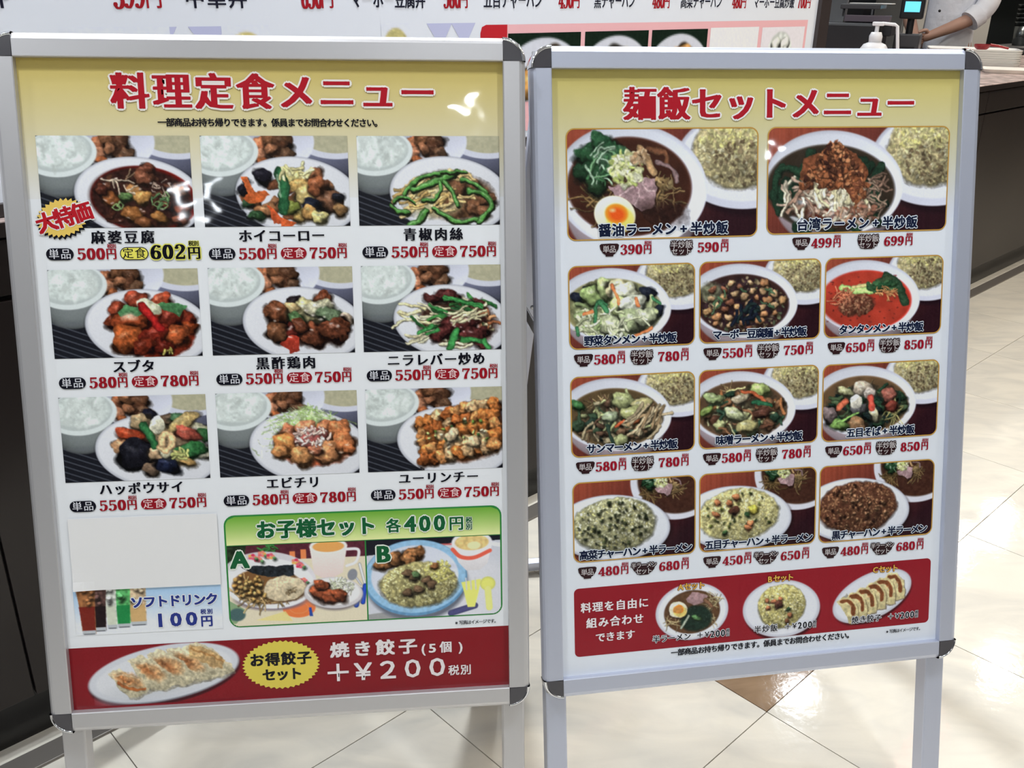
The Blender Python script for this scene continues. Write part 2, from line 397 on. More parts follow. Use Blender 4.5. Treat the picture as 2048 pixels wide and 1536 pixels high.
        o = fastmesh(name, V[used], idx[F], pc(A.reshape(-1, 3)[used]), parent, m or PRINT)
        if label: o['label'] = label
        return o

STEP_L, STEP_R = .80, .86
RICE_W = [(205, 212, 208), (190, 198, 195), (215, 222, 218)]

def base_set(c):
    """white rice, pickles and soup behind a round white plate on a dark ribbed tray"""
    c.A[:] = (26, 27, 33)
    for k in range(7):
        y = .36+.042*k; c.line([(-.02, y), (.5, y+.20)], .007, (84, 88, 98), 0, .8)
    c.ell(.93, .13, .27, .15, (96, 98, 118), 0, .01, sh=.5, rim=.2)
    c.ell(.90, .025, .265, .135, (196, 198, 210), .05, .006); c.ell(.905, .015, .225, .105, (168, 164, 138), .05, .006, tex=.05)
    c.ell(.52, .04, .25, .19, (186, 188, 200), .0, .008, sh=-.2)
    c.begin()
    for x, y, r, q in [(.40, .05, .05, (190, 110, 70)), (.385, .12, .055, (196, 128, 92)), (.42, .17, .035, (160, 84, 44)), (.48, .02, .06, (120, 76, 48)), (.55, .04, .06, (92, 58, 38)), (.52, .10, .06, (86, 52, 34)), (.58, .12, .045, (104, 72, 50)), (.47, .09, .04, (150, 96, 64)), (.55, .16, .04, (96, 64, 44))]:
        c.chunk(x, y, r, q, gl=.35)
    c.end()
    c.ell(.15, .245, .205, .165, (118, 124, 124), -.05, .008, sh=-.0, rim=.45); c.ell(.14, .375, .10, .022, (96, 100, 104), 0, .02, .6)
    c.ell(.15, .12, .240, .155, (206, 213, 212), -.12, .006); c.ell(.145, .108, .215, .133, (176, 184, 182), -.12, .008)
    c.ell(.14, .10, .20, .115, (196, 204, 200), -.1, .02, tex=.10, tx=2, wob=.05)
    for _ in range(34):
        a, q = c.r.uniform(0, 6.28), math.sqrt(c.r.random()); v = c.r.choice([-34, -18, -6, 8, 14, 16]); c.ell(.14+.17*q*math.cos(a), .10+.10*q*math.sin(a), c.r.uniform(.02, .05), c.r.uniform(.012, .03), (208+v, 215+v, 211+v), c.r.uniform(0, 3), .014, .7, wob=.3)
    for _ in range(150):
        a, q = c.r.uniform(0, 6.28), math.sqrt(c.r.random()); v = c.r.uniform(-26, 22); c.ell(.14+.18*q*math.cos(a), .10+.112*q*math.sin(a), c.r.uniform(.004, .010), .004, (202+v, 210+v, 206+v), c.r.uniform(0, 3), .005, .55)
    c.ell(.655, .425, .435, .275, (20, 20, 26), .13, .02, .8); c.ell(.645, .412, .425, .268, (180, 182, 190), .12, .005); c.ell(.645, .408, .410, .255, (208, 209, 214), .12, .012, sh=.04)

def f_mapo(c):
    c.ell(.675, .425, .352, .222, (120, 20, 14), .10, .008); c.ell(.660, .425, .338, .214, (46, 26, 22), .10, .03, tex=.3); c.begin()
    c.strips(16, .66, .42, .3, .18, [(70, 36, 26), (90, 52, 36)], (.05, .1), (.02, .04))
    for x, y, r, q in [(.46, .42, .055, (150, 84, 40)), (.61, .37, .05, (176, 120, 66)), (.66, .41, .055, (196, 138, 70)), (.70, .23, .05, (120, 62, 42)), (.68, .28, .06, (130, 74, 50)), (.59, .52, .06, (150, 92, 44)), (.91, .37, .045, (168, 110, 74)), (.77, .55, .05, (160, 104, 50)), (.93, .50, .05, (120, 56, 34)), (.90, .56, .05, (140, 76, 50)), (.82, .46, .04, (100, 44, 30)), (.66, .58, .05, (120, 70, 38)), (.40, .36, .04, (96, 46, 32))]:
        c.chunk(x, y, r, q, asp=.7, gl=.45)
    for x, y in [(.49, .475), (.52, .465), (.77, .46), (.80, .475), (.82, .40)]: c.line([(x-.025, y), (x, y-.02), (x+.025, y), (x, y+.02), (x-.025, y)], .010, (112, 140, 84), .2)
    c.chunk(.555, .405, .035, (104, 142, 78), gl=.2); c.strips(9, .54, .30, .1, .07, [(196, 176, 150), (150, 120, 90)], (.06, .1), (.007, .01)); c.strips(9, .80, .35, .07, .05, [(186, 160, 140)], (.03, .06), (.006, .009))
    c.strips(8, .78, .43, .06, .05, [(90, 130, 80)], (.03, .06), (.008, .012))
    for _ in range(14): c.star(c.r.uniform(.4, .95), c.r.uniform(.28, .58), .008, (220, 200, 190))
def f_hoi(c):
    c.strips(14, .66, .42, .26, .15, [(150, 100, 66), (120, 70, 44)], (.06, .1), (.04, .06))
    for x, y, r, q, a in [(.62, .27, .09, (222, 206, 130), .6), (.72, .30, .06, (226, 208, 140), .8), (.66, .34, .07, (206, 164, 92), .6), (.70, .40, .07, (218, 190, 116), .8), (.33, .43, .06, (150, 92, 56), .8), (.42, .50, .07, (176, 116, 72), .6), (.80, .36, .06, (110, 66, 46), .9), (.86, .44, .085, (112, 74, 52), .9), (.93, .50, .05, (150, 110, 66), .7), (.76, .26, .05, (160, 96, 60), .8), (.77, .34, .05, (150, 84, 50), 1.2), (.30, .45, .04, (50, 84, 52), .6), (.36, .54, .05, (46, 80, 46), .6), (.41, .27, .055, (26, 24, 34), .85), (.27, .36, .035, (24, 24, 34), 1), (.30, .31, .03, (34, 30, 38), .8), (.73, .47, .06, (24, 28, 42), .6), (.92, .42, .035, (26, 26, 34), .7), (.66, .54, .045, (216, 176, 96), .9), (.72, .52, .045, (208, 154, 84), 1.1), (.79, .55, .045, (222, 206, 130), .9), (.60, .49, .05, (110, 120, 50), .7)]:
        c.chunk(x, y, r, q, asp=a, gl=.4)
    c.poly([(.26, .27), (.31, .28), (.36, .38), (.42, .37), (.45, .40), (.40, .44), (.31, .45), (.27, .42), (.31, .39)], (214, 98, 44), sh=.2)
    c.poly([(.43, .47), (.48, .50), (.55, .60), (.48, .61)], (208, 84, 40), sh=.2); c.poly([(.53, .57), (.63, .59), (.60, .62), (.52, .62)], (214, 90, 40))
    c.line([(.52, .25), (.55, .36), (.54, .50)], .075, (34, 84, 50), .35); c.line([(.50, .27), (.53, .42)], .012, (150, 186, 150), 0, .7)
    c.strips(8, .62, .25, .12, .04, [(226, 214, 150)], (.06, .1), (.014, .024))
def f_pepper(c):
    c.ell(.66, .42, .30, .17, (92, 62, 40), .1, .04, tex=.4); c.ell(.52, .45, .2, .12, (206, 196, 150), 0, .05, .8)
    for x, y, r in [(.80, .35, .06), (.86, .42, .06), (.92, .44, .05), (.82, .50, .06), (.60, .44, .06), (.45, .33, .04), (.88, .53, .05), (.70, .36, .06)]: c.chunk(x, y, r, (126, 82, 54), gl=.4)
    c.strips(34, .48, .42, .19, .14, [(206, 176, 116), (190, 156, 92), (214, 190, 130)], (.10, .18), (.014, .022), ang=-.5)
    c.strips(10, .74, .36, .14, .1, [(206, 176, 116)], (.08, .14), (.014, .02), ang=.4)
    for P, w in [([(.32, .40), (.42, .30), (.56, .26), (.68, .27)], .035), ([(.38, .37), (.50, .33), (.62, .28), (.69, .25)], .040), ([(.60, .31), (.66, .38), (.70, .48)], .034), ([(.57, .31), (.575, .38), (.52, .44), (.45, .44)], .026), ([(.73, .30), (.82, .33), (.90, .39)], .032), ([(.78, .38), (.88, .40), (.94, .48), (.90, .55)], .045), ([(.22, .48), (.27, .52), (.34, .53)], .036), ([(.36, .62), (.42, .58), (.47, .52)], .05), ([(.52, .50), (.62, .57), (.72, .60), (.84, .58)], .036), ([(.84, .60), (.90, .54)], .04), ([(.58, .25), (.76, .25)], .02), ([(.24, .45), (.30, .42), (.4, .46)], .02)]:
        w *= .8; c.line([(a+.004, b+.012) for a, b in P], w*1.2, (24, 30, 16), 0, .7); c.line(P, w, (66, 122, 52), .35)
        c.line([(a-.003, b-.006) for a, b in P], w*.2, (170, 205, 150), 0, .5)
def f_subuta(c):
    c.ell(.69, .44, .27, .19, (112, 34, 18), .1, .015, tex=.3)
    for x, y, r, q in [(.45, .29, .065, (150, 60, 36)), (.57, .21, .07, (168, 66, 42)), (.74, .22, .06, (176, 70, 42)), (.42, .36, .06, (130, 52, 28)), (.88, .34, .08, (134, 46, 28)), (.92, .41, .05, (140, 56, 24)), (.80, .34, .08, (120, 40, 26)), (.53, .36, .115, (150, 62, 30)), (.50, .48, .105, (166, 78, 34)), (.69, .46, .09, (128, 36, 22)), (.84, .46, .08, (172, 78, 38)), (.60, .54, .07, (120, 40, 22)), (.74, .54, .06, (110, 32, 20))]: c.chunk(x, y, r, q, gl=.55, tex=.3)
    c.poly([(.44, .30), (.50, .25), (.58, .26), (.64, .29), (.58, .32), (.46, .33)], (78, 134, 84), sh=.3); c.poly([(.70, .25), (.82, .23), (.91, .26), (.86, .33), (.76, .29)], (70, 126, 76), sh=.3)
    c.ell(.66, .265, .09, .045, (212, 214, 178), .45, .006, sh=.3)
    c.line([(.61, .26), (.67, .34), (.72, .42)], .055, (150, 26, 24), .4); c.ell(.52, .335, .05, .02, (236, 200, 170), -.1, .03, .8); c.strips(4, .76, .57, .05, .02, [(180, 170, 80)], (.03, .05), (.01, .014))
def f_kurozu(c):
    c.ell(.68, .42, .24, .15, (60, 40, 34), .1, .03, tex=.3)
    for x, y, r, q in [(.58, .25, .05, (34, 26, 28)), (.78, .23, .06, (120, 60, 36)), (.47, .32, .085, (110, 62, 38)), (.46, .46, .075, (104, 64, 40)), (.58, .44, .06, (100, 34, 26))]: c.chunk(x, y, r, q, asp=.85, tex=.4)
    c.chunk(.68, .31, .11, (226, 214, 150), asp=.7, gl=.5); c.chunk(.75, .29, .09, (214, 208, 170), asp=.6); c.chunk(.57, .29, .05, (206, 176, 120), asp=.7)
    c.chunk(.60, .37, .06, (72, 104, 62), asp=.6, rot=.6); c.chunk(.83, .34, .09, (96, 116, 84), asp=.5, rot=.2); c.chunk(.94, .38, .05, (200, 176, 150), asp=.9)
    for x, y, r in [(.70, .48, .082), (.865, .45, .09), (.62, .42, .05)]: c.chunk(x, y, r, (104, 54, 34), asp=.95, tex=.4, gl=.6)
    c.poly([(.47, .55), (.55, .48), (.61, .50), (.61, .60), (.55, .61)], (168, 50, 34), sh=.4)
    for _ in range(16): c.star(c.r.uniform(.42, .92), c.r.uniform(.24, .5), .010, (240, 225, 215))
def f_nira(c):
    c.ell(.68, .42, .28, .18, (70, 44, 34), .1, .03, tex=.4)
    c.strips(46, .58, .42, .3, .19, [(214, 204, 160), (200, 190, 140), (226, 218, 180)], (.10, .2), (.014, .02), ang=.1)
    c.strips(22, .66, .36, .28, .16, [(44, 108, 52), (60, 128, 60), (38, 84, 44)], (.08, .16), (.016, .026), ang=.3)
    c.strips(10, .9, .42, .08, .1, [(206, 120, 74), (214, 150, 100)], (.05, .1), (.014, .02))
    for x, y, a, b, r in [(.62, .22, .08, .035, .1), (.50, .24, .05, .03, .2), (.70, .42, .15, .06, -.3), (.56, .49, .08, .04, -.5), (.80, .50, .10, .04, -.1), (.85, .58, .05, .025, .2), (.84, .27, .05, .02, .5)]:
        c.chunk(x, y, a, (86, 38, 36), rot=r, asp=b/a, tex=.45, gl=.35)
    c.strips(12, .74, .36, .14, .05, [(214, 204, 160)], (.1, .16), (.013, .018), ang=-.4)
    for P, w in [([(.59, .245), (.7, .26), (.85, .31)], .026), ([(.60, .23), (.72, .27), (.86, .29)], .02), ([(.62, .60), (.67, .48)], .05), ([(.71, .54), (.84, .555)], .04), ([(.40, .49), (.50, .44)], .028), ([(.46, .50), (.54, .47)], .024), ([(.86, .55), (.90, .60)], .035), ([(.48, .29), (.60, .34)], .02)]: c.line(P, w, (50, 122, 60), .35)
    for _ in range(10): c.star(c.r.uniform(.6, .85), c.r.uniform(.36, .5), .008, (210, 180, 180))
def f_happo(c):
    c.ell(.68, .38, .26, .17, (120, 100, 76), .1, .03, tex=.3)
    for x, y, r, q, a, ro in [(.60, .145, .05, (24, 24, 36), .8, .3), (.54, .19, .06, (190, 160, 116), .9, 0), (.74, .17, .05, (96, 76, 58), .8, 0), (.80, .165, .05, (70, 110, 74), .6, .2), (.40, .36, .055, (196, 144, 100), 1.1, .2), (.94, .27, .09, (200, 196, 160), .6, .3), (.95, .30, .07, (50, 104, 56), .6, 0), (.47, .28, .085, (200, 72, 38), .5, .25), (.83, .20, .11, (214, 180, 112), .38, -.45), (.86, .28, .085, (206, 92, 72), .45, .35), (.97, .37, .05, (80, 70, 70), .5, .6), (.97, .42, .06, (214, 206, 180), .7, 0), (.88, .40, .095, (48, 112, 58), .55, -.05), (.50, .42, .12, (26, 26, 34), .8, .2), (.645, .42, .06, (196, 160, 120), .7, .2), (.60, .53, .055, (120, 96, 76), .8, 0), (.71, .50, .075, (28, 34, 58), .75, .1), (.80, .46, .07, (196, 180, 110), .4, .6), (.85, .49, .05, (200, 156, 90), .5, .2), (.70, .42, .05, (212, 206, 170), .5, .4)]:
        c.chunk(x, y, r, q, asp=a, rot=ro, gl=.35, tex=.15)
    c.line([(.56, .22), (.60, .28), (.63, .37)], .06, (40, 96, 54), .35)
    c.ell(.66, .222, .052, .067, (96, 88, 60), .1, .01, .7); c.ell(.657, .213, .050, .064, (226, 220, 190), .1, .006, sh=.4)
    c.line([(.68, .36), (.69, .29), (.74, .29), (.755, .35), (.71, .40), (.66, .385)], .05, (224, 180, 128), .3); c.strips(6, .8, .44, .06, .03, [(186, 190, 110)], (.04, .08), (.014, .02))
def f_ebi(c):
    for _ in range(620):
        x = c.r.gauss(.63, .12); y = c.r.uniform(.11, .34)+abs(x-.64)*.35; l = .04; t = c.r.uniform(0, 3.1)
        c.line([(x-l*math.cos(t), y-l*math.sin(t)*.6), (x+l*math.cos(t), y+l*math.sin(t)*.6)], .006, c.r.choice([(176, 206, 124), (204, 222, 170), (150, 190, 92), (222, 232, 196)]), 0, .6)
    c.ell(.68, .43, .26, .13, (176, 82, 50), .05, .02, tex=.2)
    for x, y, r, q in [(.50, .31, .07, (214, 122, 82)), (.62, .28, .07, (222, 140, 96)), (.76, .28, .06, (222, 132, 84)), (.86, .29, .075, (214, 124, 72)), (.48, .39, .085, (220, 136, 70)), (.67, .36, .10, (170, 84, 78)), (.88, .38, .08, (216, 124, 70)), (.585, .47, .075, (222, 150, 88)), (.765, .46, .085, (224, 146, 90)), (.69, .43, .05, (206, 120, 84)), (.43, .44, .05, (214, 140, 80)), (.93, .43, .04, (200, 110, 60))]: c.chunk(x, y, r, q, gl=.35, asp=.85, tex=.15)
    c.strips(34, .67, .33, .12, .07, [(236, 214, 206), (226, 190, 176)], (.02, .05), (.012, .02))
    for _ in range(10): c.star(c.r.uniform(.45, .93), c.r.uniform(.3, .5), .012, (250, 220, 190))
def f_yurin(c):
    c.ell(.69, .42, .29, .15, (96, 52, 28), .0, .03, .9)
    for i in range(9):
        t = i/8; x = .42+.52*t; y0 = .27-.13*t-.03*math.sin(3*t); y1 = .54-.10*t
        for k in range(5):
            yy = y0+(y1-y0)*k/4; c.chunk(x+.02*(k/4-.5)+c.r.uniform(-.012, .012), yy, .052, c.r.choice([(196, 112, 50), (176, 92, 40), (210, 136, 74), (224, 176, 122)]), asp=.85, tex=.45, gl=.25)
        c.line([(x+.04, y0), (x+.045, (y0+y1)/2), (x+.055, y1)], .009, (66, 34, 18), 0, .7)
    for _ in range(26): c.chunk(c.r.uniform(.44, .9), c.r.uniform(.22, .45), .012, c.r.choice([(110, 150, 60), (60, 100, 50), (190, 206, 120), (240, 226, 190)]), gl=0)
    c.chunk(.78, .41, .05, (236, 200, 150), gl=.2); c.chunk(.62, .36, .05, (236, 206, 160), gl=.2)

def wood(c, x=1.):
    g = np.linspace(0, 1, c.W)[None, :, None]; v = np.linspace(0, 1, c.H)[:, None, None]; t = np.clip(g*.75+v*.45, 0, 1)
    c.A[:] = np.array((150, 72, 52))*(1-t)+np.array((40, 20, 26))*t
    st = vnoise(1, c.W, 5, c.rng)[0]; c.A *= (1+.14*(st-.5))[None, :, None]
FR = [(212, 204, 154), (198, 188, 140), (184, 172, 128), (166, 152, 114), (212, 202, 136), (204, 196, 160)]
def fried(c, cx, cy, rx, ry, cols=FR, base=(176, 162, 116), n=420, q=1., rot=0.):
    c.ell(cx, cy+.01, rx*1.02, ry*1.02, np.array(base)*.55, rot, .02, .8); c.ell(cx, cy, rx, ry, base, rot, .012, wob=.03, tex=.3, sh=.25)
    c.grains(cx, cy, rx*.97, ry*.95, cols, n, (.006*q, .013*q), rot)
def rice_plate(c, cx=.93, cy=.12, k=1.):
    c.ell(cx+.02*k, cy+.055*k, .34*k, .235*k, (30, 16, 22), 0, .02, .7); c.ell(cx, cy+.03*k, .34*k, .225*k, (190, 192, 206), .0, .006, sh=-.1); c.ell(cx, cy+.02*k, .32*k, .20*k, (214, 216, 226), 0, .01)
    c.begin(); fried(c, cx-.03*k, cy-.02*k, .225*k, .175*k, n=360, q=.9*k)
    c.grains(cx-.05*k, cy-.09*k, .18*k, .08*k, [(222, 212, 130), (214, 206, 140)], 110, (.008*k, .014*k), dome=.05)
    c.grains(cx+.0*k, cy+.04*k, .17*k, .10*k, [(140, 122, 90), (110, 92, 66), (166, 150, 110), (96, 80, 58)], 120, (.006*k, .012*k), dome=.1); c.end(.005, .16)
def bowl(c, cx, cy, rx, ry, soup, sx, sy, srx, sry, rot=.12, body=True):
    if body: c.ell(cx+.0, cy+ry*.42, rx*.86, ry*.86, (176, 160, 168), rot, .01, sh=.25, rim=.3)
    c.ell(cx, cy, rx, ry, (196, 198, 212), rot, .006, sh=-.15); c.ell(cx, cy, rx*.965, ry*.955, (216, 219, 230), rot, .02, sh=-.12)
    c.ell(sx, sy, srx*1.02, sry*1.03, np.array(soup)*1.35, rot*.6, .012); c.ell(sx, sy, srx, sry, soup, rot*.6, .02, tex=.12, tx=3); c.begin()
def noodles(c, cx, cy, rx, ry, n=20, col=(150, 116, 66)):
    c.strips(n, cx, cy, rx, ry, [col, tuple(int(v*.8) for v in col), tuple(min(255, int(v*1.15)) for v in col)], (.10, .2), (.006, .009))
def egg(c, x, y, r, k=1.):
    c.ell(x+.004, y+.012, r*1.03, r*.9, (40, 24, 20), .3, .015, .7); c.ell(x, y, r, r*.85, (236, 228, 196), .3, .005, sh=.15); c.ell(x+r*.25, y+r*.2, r*.68, r*.58, (236, 210, 110), .3, .012)
    c.ell(x+r*.08, y-r*.05, r*.56, r*.45, (230, 140, 40), .2, .01); c.ell(x+r*.1, y-r*.02, r*.38, r*.3, (216, 84, 30), .2, .02); c.star(x-r*.1, y-r*.2, r*.12, (255, 220, 170))
def ramen_top(c, ox, oy, k):
    """greens, spring onion, roast pork: offset and scale"""
    f = lambda x, y: (ox+x*k, oy+y*k)
    noodles(c, *f(.15, .34), .08*k, .08*k, 22, (120, 94, 56)); noodles(c, *f(.50, .32), .06*k, .05*k, 16, (130, 104, 66))
    for x, y, r, q in [(.14, .12, .08, (40, 84, 50)), (.20, .08, .07, (36, 76, 46)), (.10, .20, .06, (30, 62, 38)), (.17, .22, .06, (44, 84, 52)), (.24, .13, .07, (70, 118, 80)), (.15, .28, .05, (30, 56, 32))]: c.chunk(*f(x, y), r*k, q, asp=.6, gl=.15)
    c.strips(26, *f(.18, .17), .11*k, .09*k, [(110, 156, 110), (60, 110, 66), (160, 190, 160), (34, 76, 44)], (.06*k, .12*k), (.007*k, .012*k))
    for P, w, q in [([(.37, .10), (.42, .16), (.45, .22)], .035, (170, 134, 92)), ([(.42, .10), (.50, .12), (.52, .18)], .03, (96, 60, 40)), ([(.47, .17), (.55, .20), (.57, .26)], .022, (120, 96, 96)), ([(.34, .14), (.38, .17)], .03, (196, 150, 120))]: c.line([f(*p) for p in P], w*k, q, .3)
    P = [f(*p) for p in [(.22, .29), (.29, .27), (.36, .23), (.46, .25), (.46, .34), (.44, .39), (.38, .41), (.34, .37), (.26, .35)]]
    c.poly([(a+.006, b+.014) for a, b in P], (34, 20, 18), .7); c.poly(P, (168, 134, 138), sh=.15, tex=.07)
    c.line([f(.27, .33), f(.34, .29), f(.37, .33), f(.35, .37)], .012*k, (196, 164, 166), .1, .8); c.line([f(.38, .24), f(.40, .30), f(.45, .31)], .010*k, (198, 168, 168), .1, .8); c.line([f(.33, .27), f(.36, .31)], .008*k, (130, 100, 106), .1, .8)
    c.grains(*f(.31, .20), .085*k, .085*k, [(226, 226, 172), (210, 214, 140), (236, 236, 200), (190, 204, 110)], 110, (.010*k, .018*k), dome=.1)
    c.grains(*f(.38, .14), .05*k, .04*k, [(214, 180, 140), (180, 140, 100)], 30, (.008*k, .014*k)); c.star(*f(.35, .18), .009*k, (30, 26, 30)); c.grains(*f(.50, .27), .04*k, .035*k, [(176, 150, 100), (140, 112, 70)], 34, (.007*k, .012*k))
def g_shoyu(c):
    wood(c); rice_plate(c, .93, .13, 1.08); bowl(c, .335, .285, .395, .305, (58, 32, 24), .325, .285, .315, .235)
    ramen_top(c, .0, .0, 1.0); c.ell(.5, .42, .12, .06, (44, 24, 20), .2, .05, .7); c.end(.006, .17); egg(c, .245, .42, .108); c.begin()
def g_taiwan(c):
    wood(c); rice_plate(c, .93, .13, 1.08); bowl(c, .37, .28, .38, .26, (44, 36, 28), .35, .31, .345, .215)
    c.strips(40, .35, .33, .32, .18, [(26, 48, 34), (30, 58, 40)], (.08, .14), (.03, .05)); c.ell(.36, .42, .2, .08, (104, 44, 30), 0, .05, .8)
    c.strips(90, .33, .36, .26, .10, [(206, 192, 168), (226, 214, 186), (150, 116, 96), (190, 160, 140)], (.06, .15), (.010, .018)); c.strips(26, .60, .33, .07, .1, [(150, 124, 104), (120, 92, 76)], (.05, .09), (.009, .014))
    c.strips(26, .36, .31, .14, .06, [(232, 222, 190), (214, 204, 160)], (.10, .18), (.014, .022), ang=1.3); c.grains(.50, .44, .13, .05, [(196, 150, 120), (140, 90, 70), (220, 190, 170)], 60, (.008, .014))
    c.poly([(.365, .075), (.30, .12), (.20, .15), (.17, .26), (.26, .28), (.33, .32), (.42, .30), (.48, .38), (.53, .28), (.56, .24), (.48, .13)], (120, 66, 40), tex=.3)
    for _ in range(430):
        t = c.r.random()**.7; y = .07+t*.23; hw = .03+t*.17; x = .365+c.r.uniform(-hw, hw); q = c.r.uniform(.006, .014); cc = np.array(c.r.choice([(186, 110, 66), (150, 84, 50), (206, 136, 88), (100, 56, 38), (70, 36, 28), (170, 96, 56)]))*c.r.uniform(.85, 1.1)
        c.ell(x, y+.005, q*1.1, q*.9, cc*.4, 0, .005, .7); c.ell(x, y, q, q*.7, cc, c.r.uniform(0, 3), .004)
    c.grains(.50, .33, .04, .07, [(176, 104, 62), (110, 60, 40)], 60, (.007, .013))
def small(c, soup, r=.80, sr=.745, top=.03):
    wood(c); rice_plate(c, .88, .09, 1.05); bowl(c, .36, .31, .45, .285, soup, .355, .335, .375, .225)
def g_yasai(c):
    small(c, (120, 116, 80)); c.ell(.37, .34, .35, .21, (138, 146, 100), .1, .04, tex=.3)
    for x, y, r in [(.07, .24, .05), (.62, .22, .06), (.70, .36, .05), (.27, .53, .08), (.17, .2, .05)]: c.chunk(x, y, r, (28, 34, 48), gl=.3)
    c.strips(60, .38, .38, .30, .16, [(196, 206, 150), (214, 216, 176), (156, 176, 116), (226, 230, 200)], (.08, .16), (.02, .04))
    for x, y, r, q in [(.20, .22, .09, (176, 204, 124)), (.30, .17, .08, (196, 214, 140)), (.38, .18, .08, (236, 222, 170)), (.45, .22, .10, (236, 236, 200)), (.42, .32, .09, (206, 222, 140)), (.50, .30, .09, (228, 232, 206)), (.50, .42, .10, (190, 204, 150)), (.60, .40, .08, (206, 214, 170)), (.33, .46, .08, (196, 204, 160))]: c.chunk(x, y, r, q, asp=.8, gl=.45)
    c.strips(26, .34, .44, .28, .10, [(220, 224, 186), (200, 208, 160)], (.07, .13), (.012, .02))
    for P, w in [([(.34, .15), (.37, .22), (.39, .30)], .026), ([(.53, .26), (.545, .32)], .02), ([(.12, .36), (.18, .34)], .022), ([(.52, .54), (.65, .49)], .026)]: c.line(P, w, (220, 116, 66), .3)
    for P, w in [([(.20, .42), (.21, .32), (.24, .27), (.29, .30)], .03), ([(.24, .28), (.30, .35)], .04), ([(.72, .30), (.66, .26)], .03), ([(.06, .46), (.07, .52)], .03)]: c.line(P, w, (56, 116, 74), .3)
def g_mabo(c):
    small(c, (50, 32, 30)); c.ell(.36, .34, .34, .20, (52, 34, 38), 0, .03, tex=.3)
    c.grains(.37, .34, .35, .21, [(150, 130, 96), (110, 92, 66), (96, 110, 80), (170, 150, 116)], 200, (.008, .016), dome=.1); c.ell(.37, .36, .26, .145, (46, 30, 36), 0, .04, .85, tex=.2)
    c.ell(.09, .23, .09, .07, (128, 130, 100), 0, .03, .7, tex=.4)
    for i in range(36):
        x = .36+.33*math.cos(i*2.4)*math.sqrt((i+.5)/36); y = .33+.20*math.sin(i*2.4)*math.sqrt((i+.5)/36); c.chunk(x, y, c.r.uniform(.024, .036), c.r.choice([(206, 154, 100), (190, 130, 84), (216, 170, 120), (150, 92, 66)]), gl=.4)
    c.strips(14, .38, .40, .12, .07, [(34, 50, 50), (24, 30, 44)], (.06, .12), (.02, .03)); c.strips(12, .4, .34, .3, .15, [(70, 100, 70)], (.03, .06), (.01, .02))
def g_tantan(c):
    small(c, (170, 52, 40)); c.ell(.34, .335, .37, .225, (160, 56, 42), .06, .03, tex=.12, tx=3); c.begin()
    for _ in range(60): c.star(c.r.uniform(.03, .68), c.r.uniform(.13, .53), .007, (110, 30, 26))
    c.line([(.52, .155), (.60, .21), (.66, .30), (.68, .36)], .075, (40, 66, 44), .2); c.line([(.44, .19), (.54, .165)], .04, (50, 70, 44), .2)
    c.line([(.15, .235), (.26, .25), (.40, .255)], .06, (170, 208, 116), .3); c.line([(.24, .22), (.40, .215)], .022, (200, 186, 120), .2)
    c.strips(18, .48, .23, .09, .03, [(38, 78, 48), (56, 96, 60)], (.08, .14), (.02, .03), ang=.05)
    c.strips(22, .14, .30, .10, .06, [(226, 130, 90)], (.06, .1), (.006, .009)); c.strips(18, .52, .28, .08, .04, [(220, 150, 90)], (.05, .08), (.006, .009))
    c.ell(.27, .37, .14, .085, (96, 46, 34), -.1, .02); c.grains(.27, .37, .135, .085, [(150, 92, 66), (120, 68, 50), (176, 124, 90), (96, 54, 40)], 190, (.009, .017), -.1)
def mixed(c, seed_cols, soup, n=70):
    small(c, soup); noodles(c, .28, .26, .15, .08, 40, (160, 134, 92))
    c.ell(.38, .36, .33, .17, (70, 62, 46), 0, .05, .8, tex=.4)
    for i in range(n):
        a = c.r.uniform(0, 6.28); q = math.sqrt(c.r.random()); x = .38+.33*q*math.cos(a); y = .35+.17*q*math.sin(a); col = c.r.choice(seed_cols)
        if c.r.random() < .5: c.strips(1, x, y, .01, .01, [col], (.08, .15), (.012, .024))
        else: c.chunk(x, y, c.r.uniform(.025, .05), col, asp=c.r.uniform(.4, .8), gl=.25)
def g_sanma(c):
    mixed(c, [(180, 164, 126), (120, 90, 66), (60, 84, 60), (44, 64, 52), (170, 176, 120), (96, 70, 54), (150, 130, 96), (196, 180, 140)], (86, 70, 48), 96)
    for x, y, r, q in [(.06, .22, .05, (60, 110, 60)), (.42, .20, .09, (186, 194, 130)), (.56, .24, .08, (216, 206, 140)), (.48, .30, .08, (196, 200, 130)), (.32, .32, .06, (176, 190, 150))]: c.chunk(x, y, r, q, asp=.6)
    c.line([(.35, .41), (.43, .36)], .02, (214, 90, 50)); c.chunk(.51, .36, .04, (196, 104, 60)); c.strips(18, .6, .36, .14, .12, [(186, 166, 130), (150, 124, 90)], (.12, .2), (.016, .024), ang=-.9)
def g_miso(c):
    mixed(c, [(186, 190, 130), (96, 62, 46), (150, 104, 70), (50, 80, 60), (206, 204, 150), (120, 84, 60), (176, 112, 66)], (84, 64, 48), 80)
    for x, y, r, q in [(.12, .22, .07, (176, 196, 130)), (.30, .36, .08, (206, 214, 160)), (.34, .24, .06, (214, 196, 160)), (.50, .17, .08, (186, 206, 120)), (.40, .46, .08, (206, 196, 130)), (.06, .32, .05, (150, 180, 90)), (.52, .36, .07, (104, 64, 50))]: c.chunk(x, y, r, q, asp=.55)
    c.line([(.36, .18), (.46, .21), (.55, .27)], .028, (176, 84, 50)); c.line([(.45, .27), (.60, .30)], .03, (40, 96, 64)); c.line([(.22, .18), (.38, .15)], .014, (226, 210, 140))
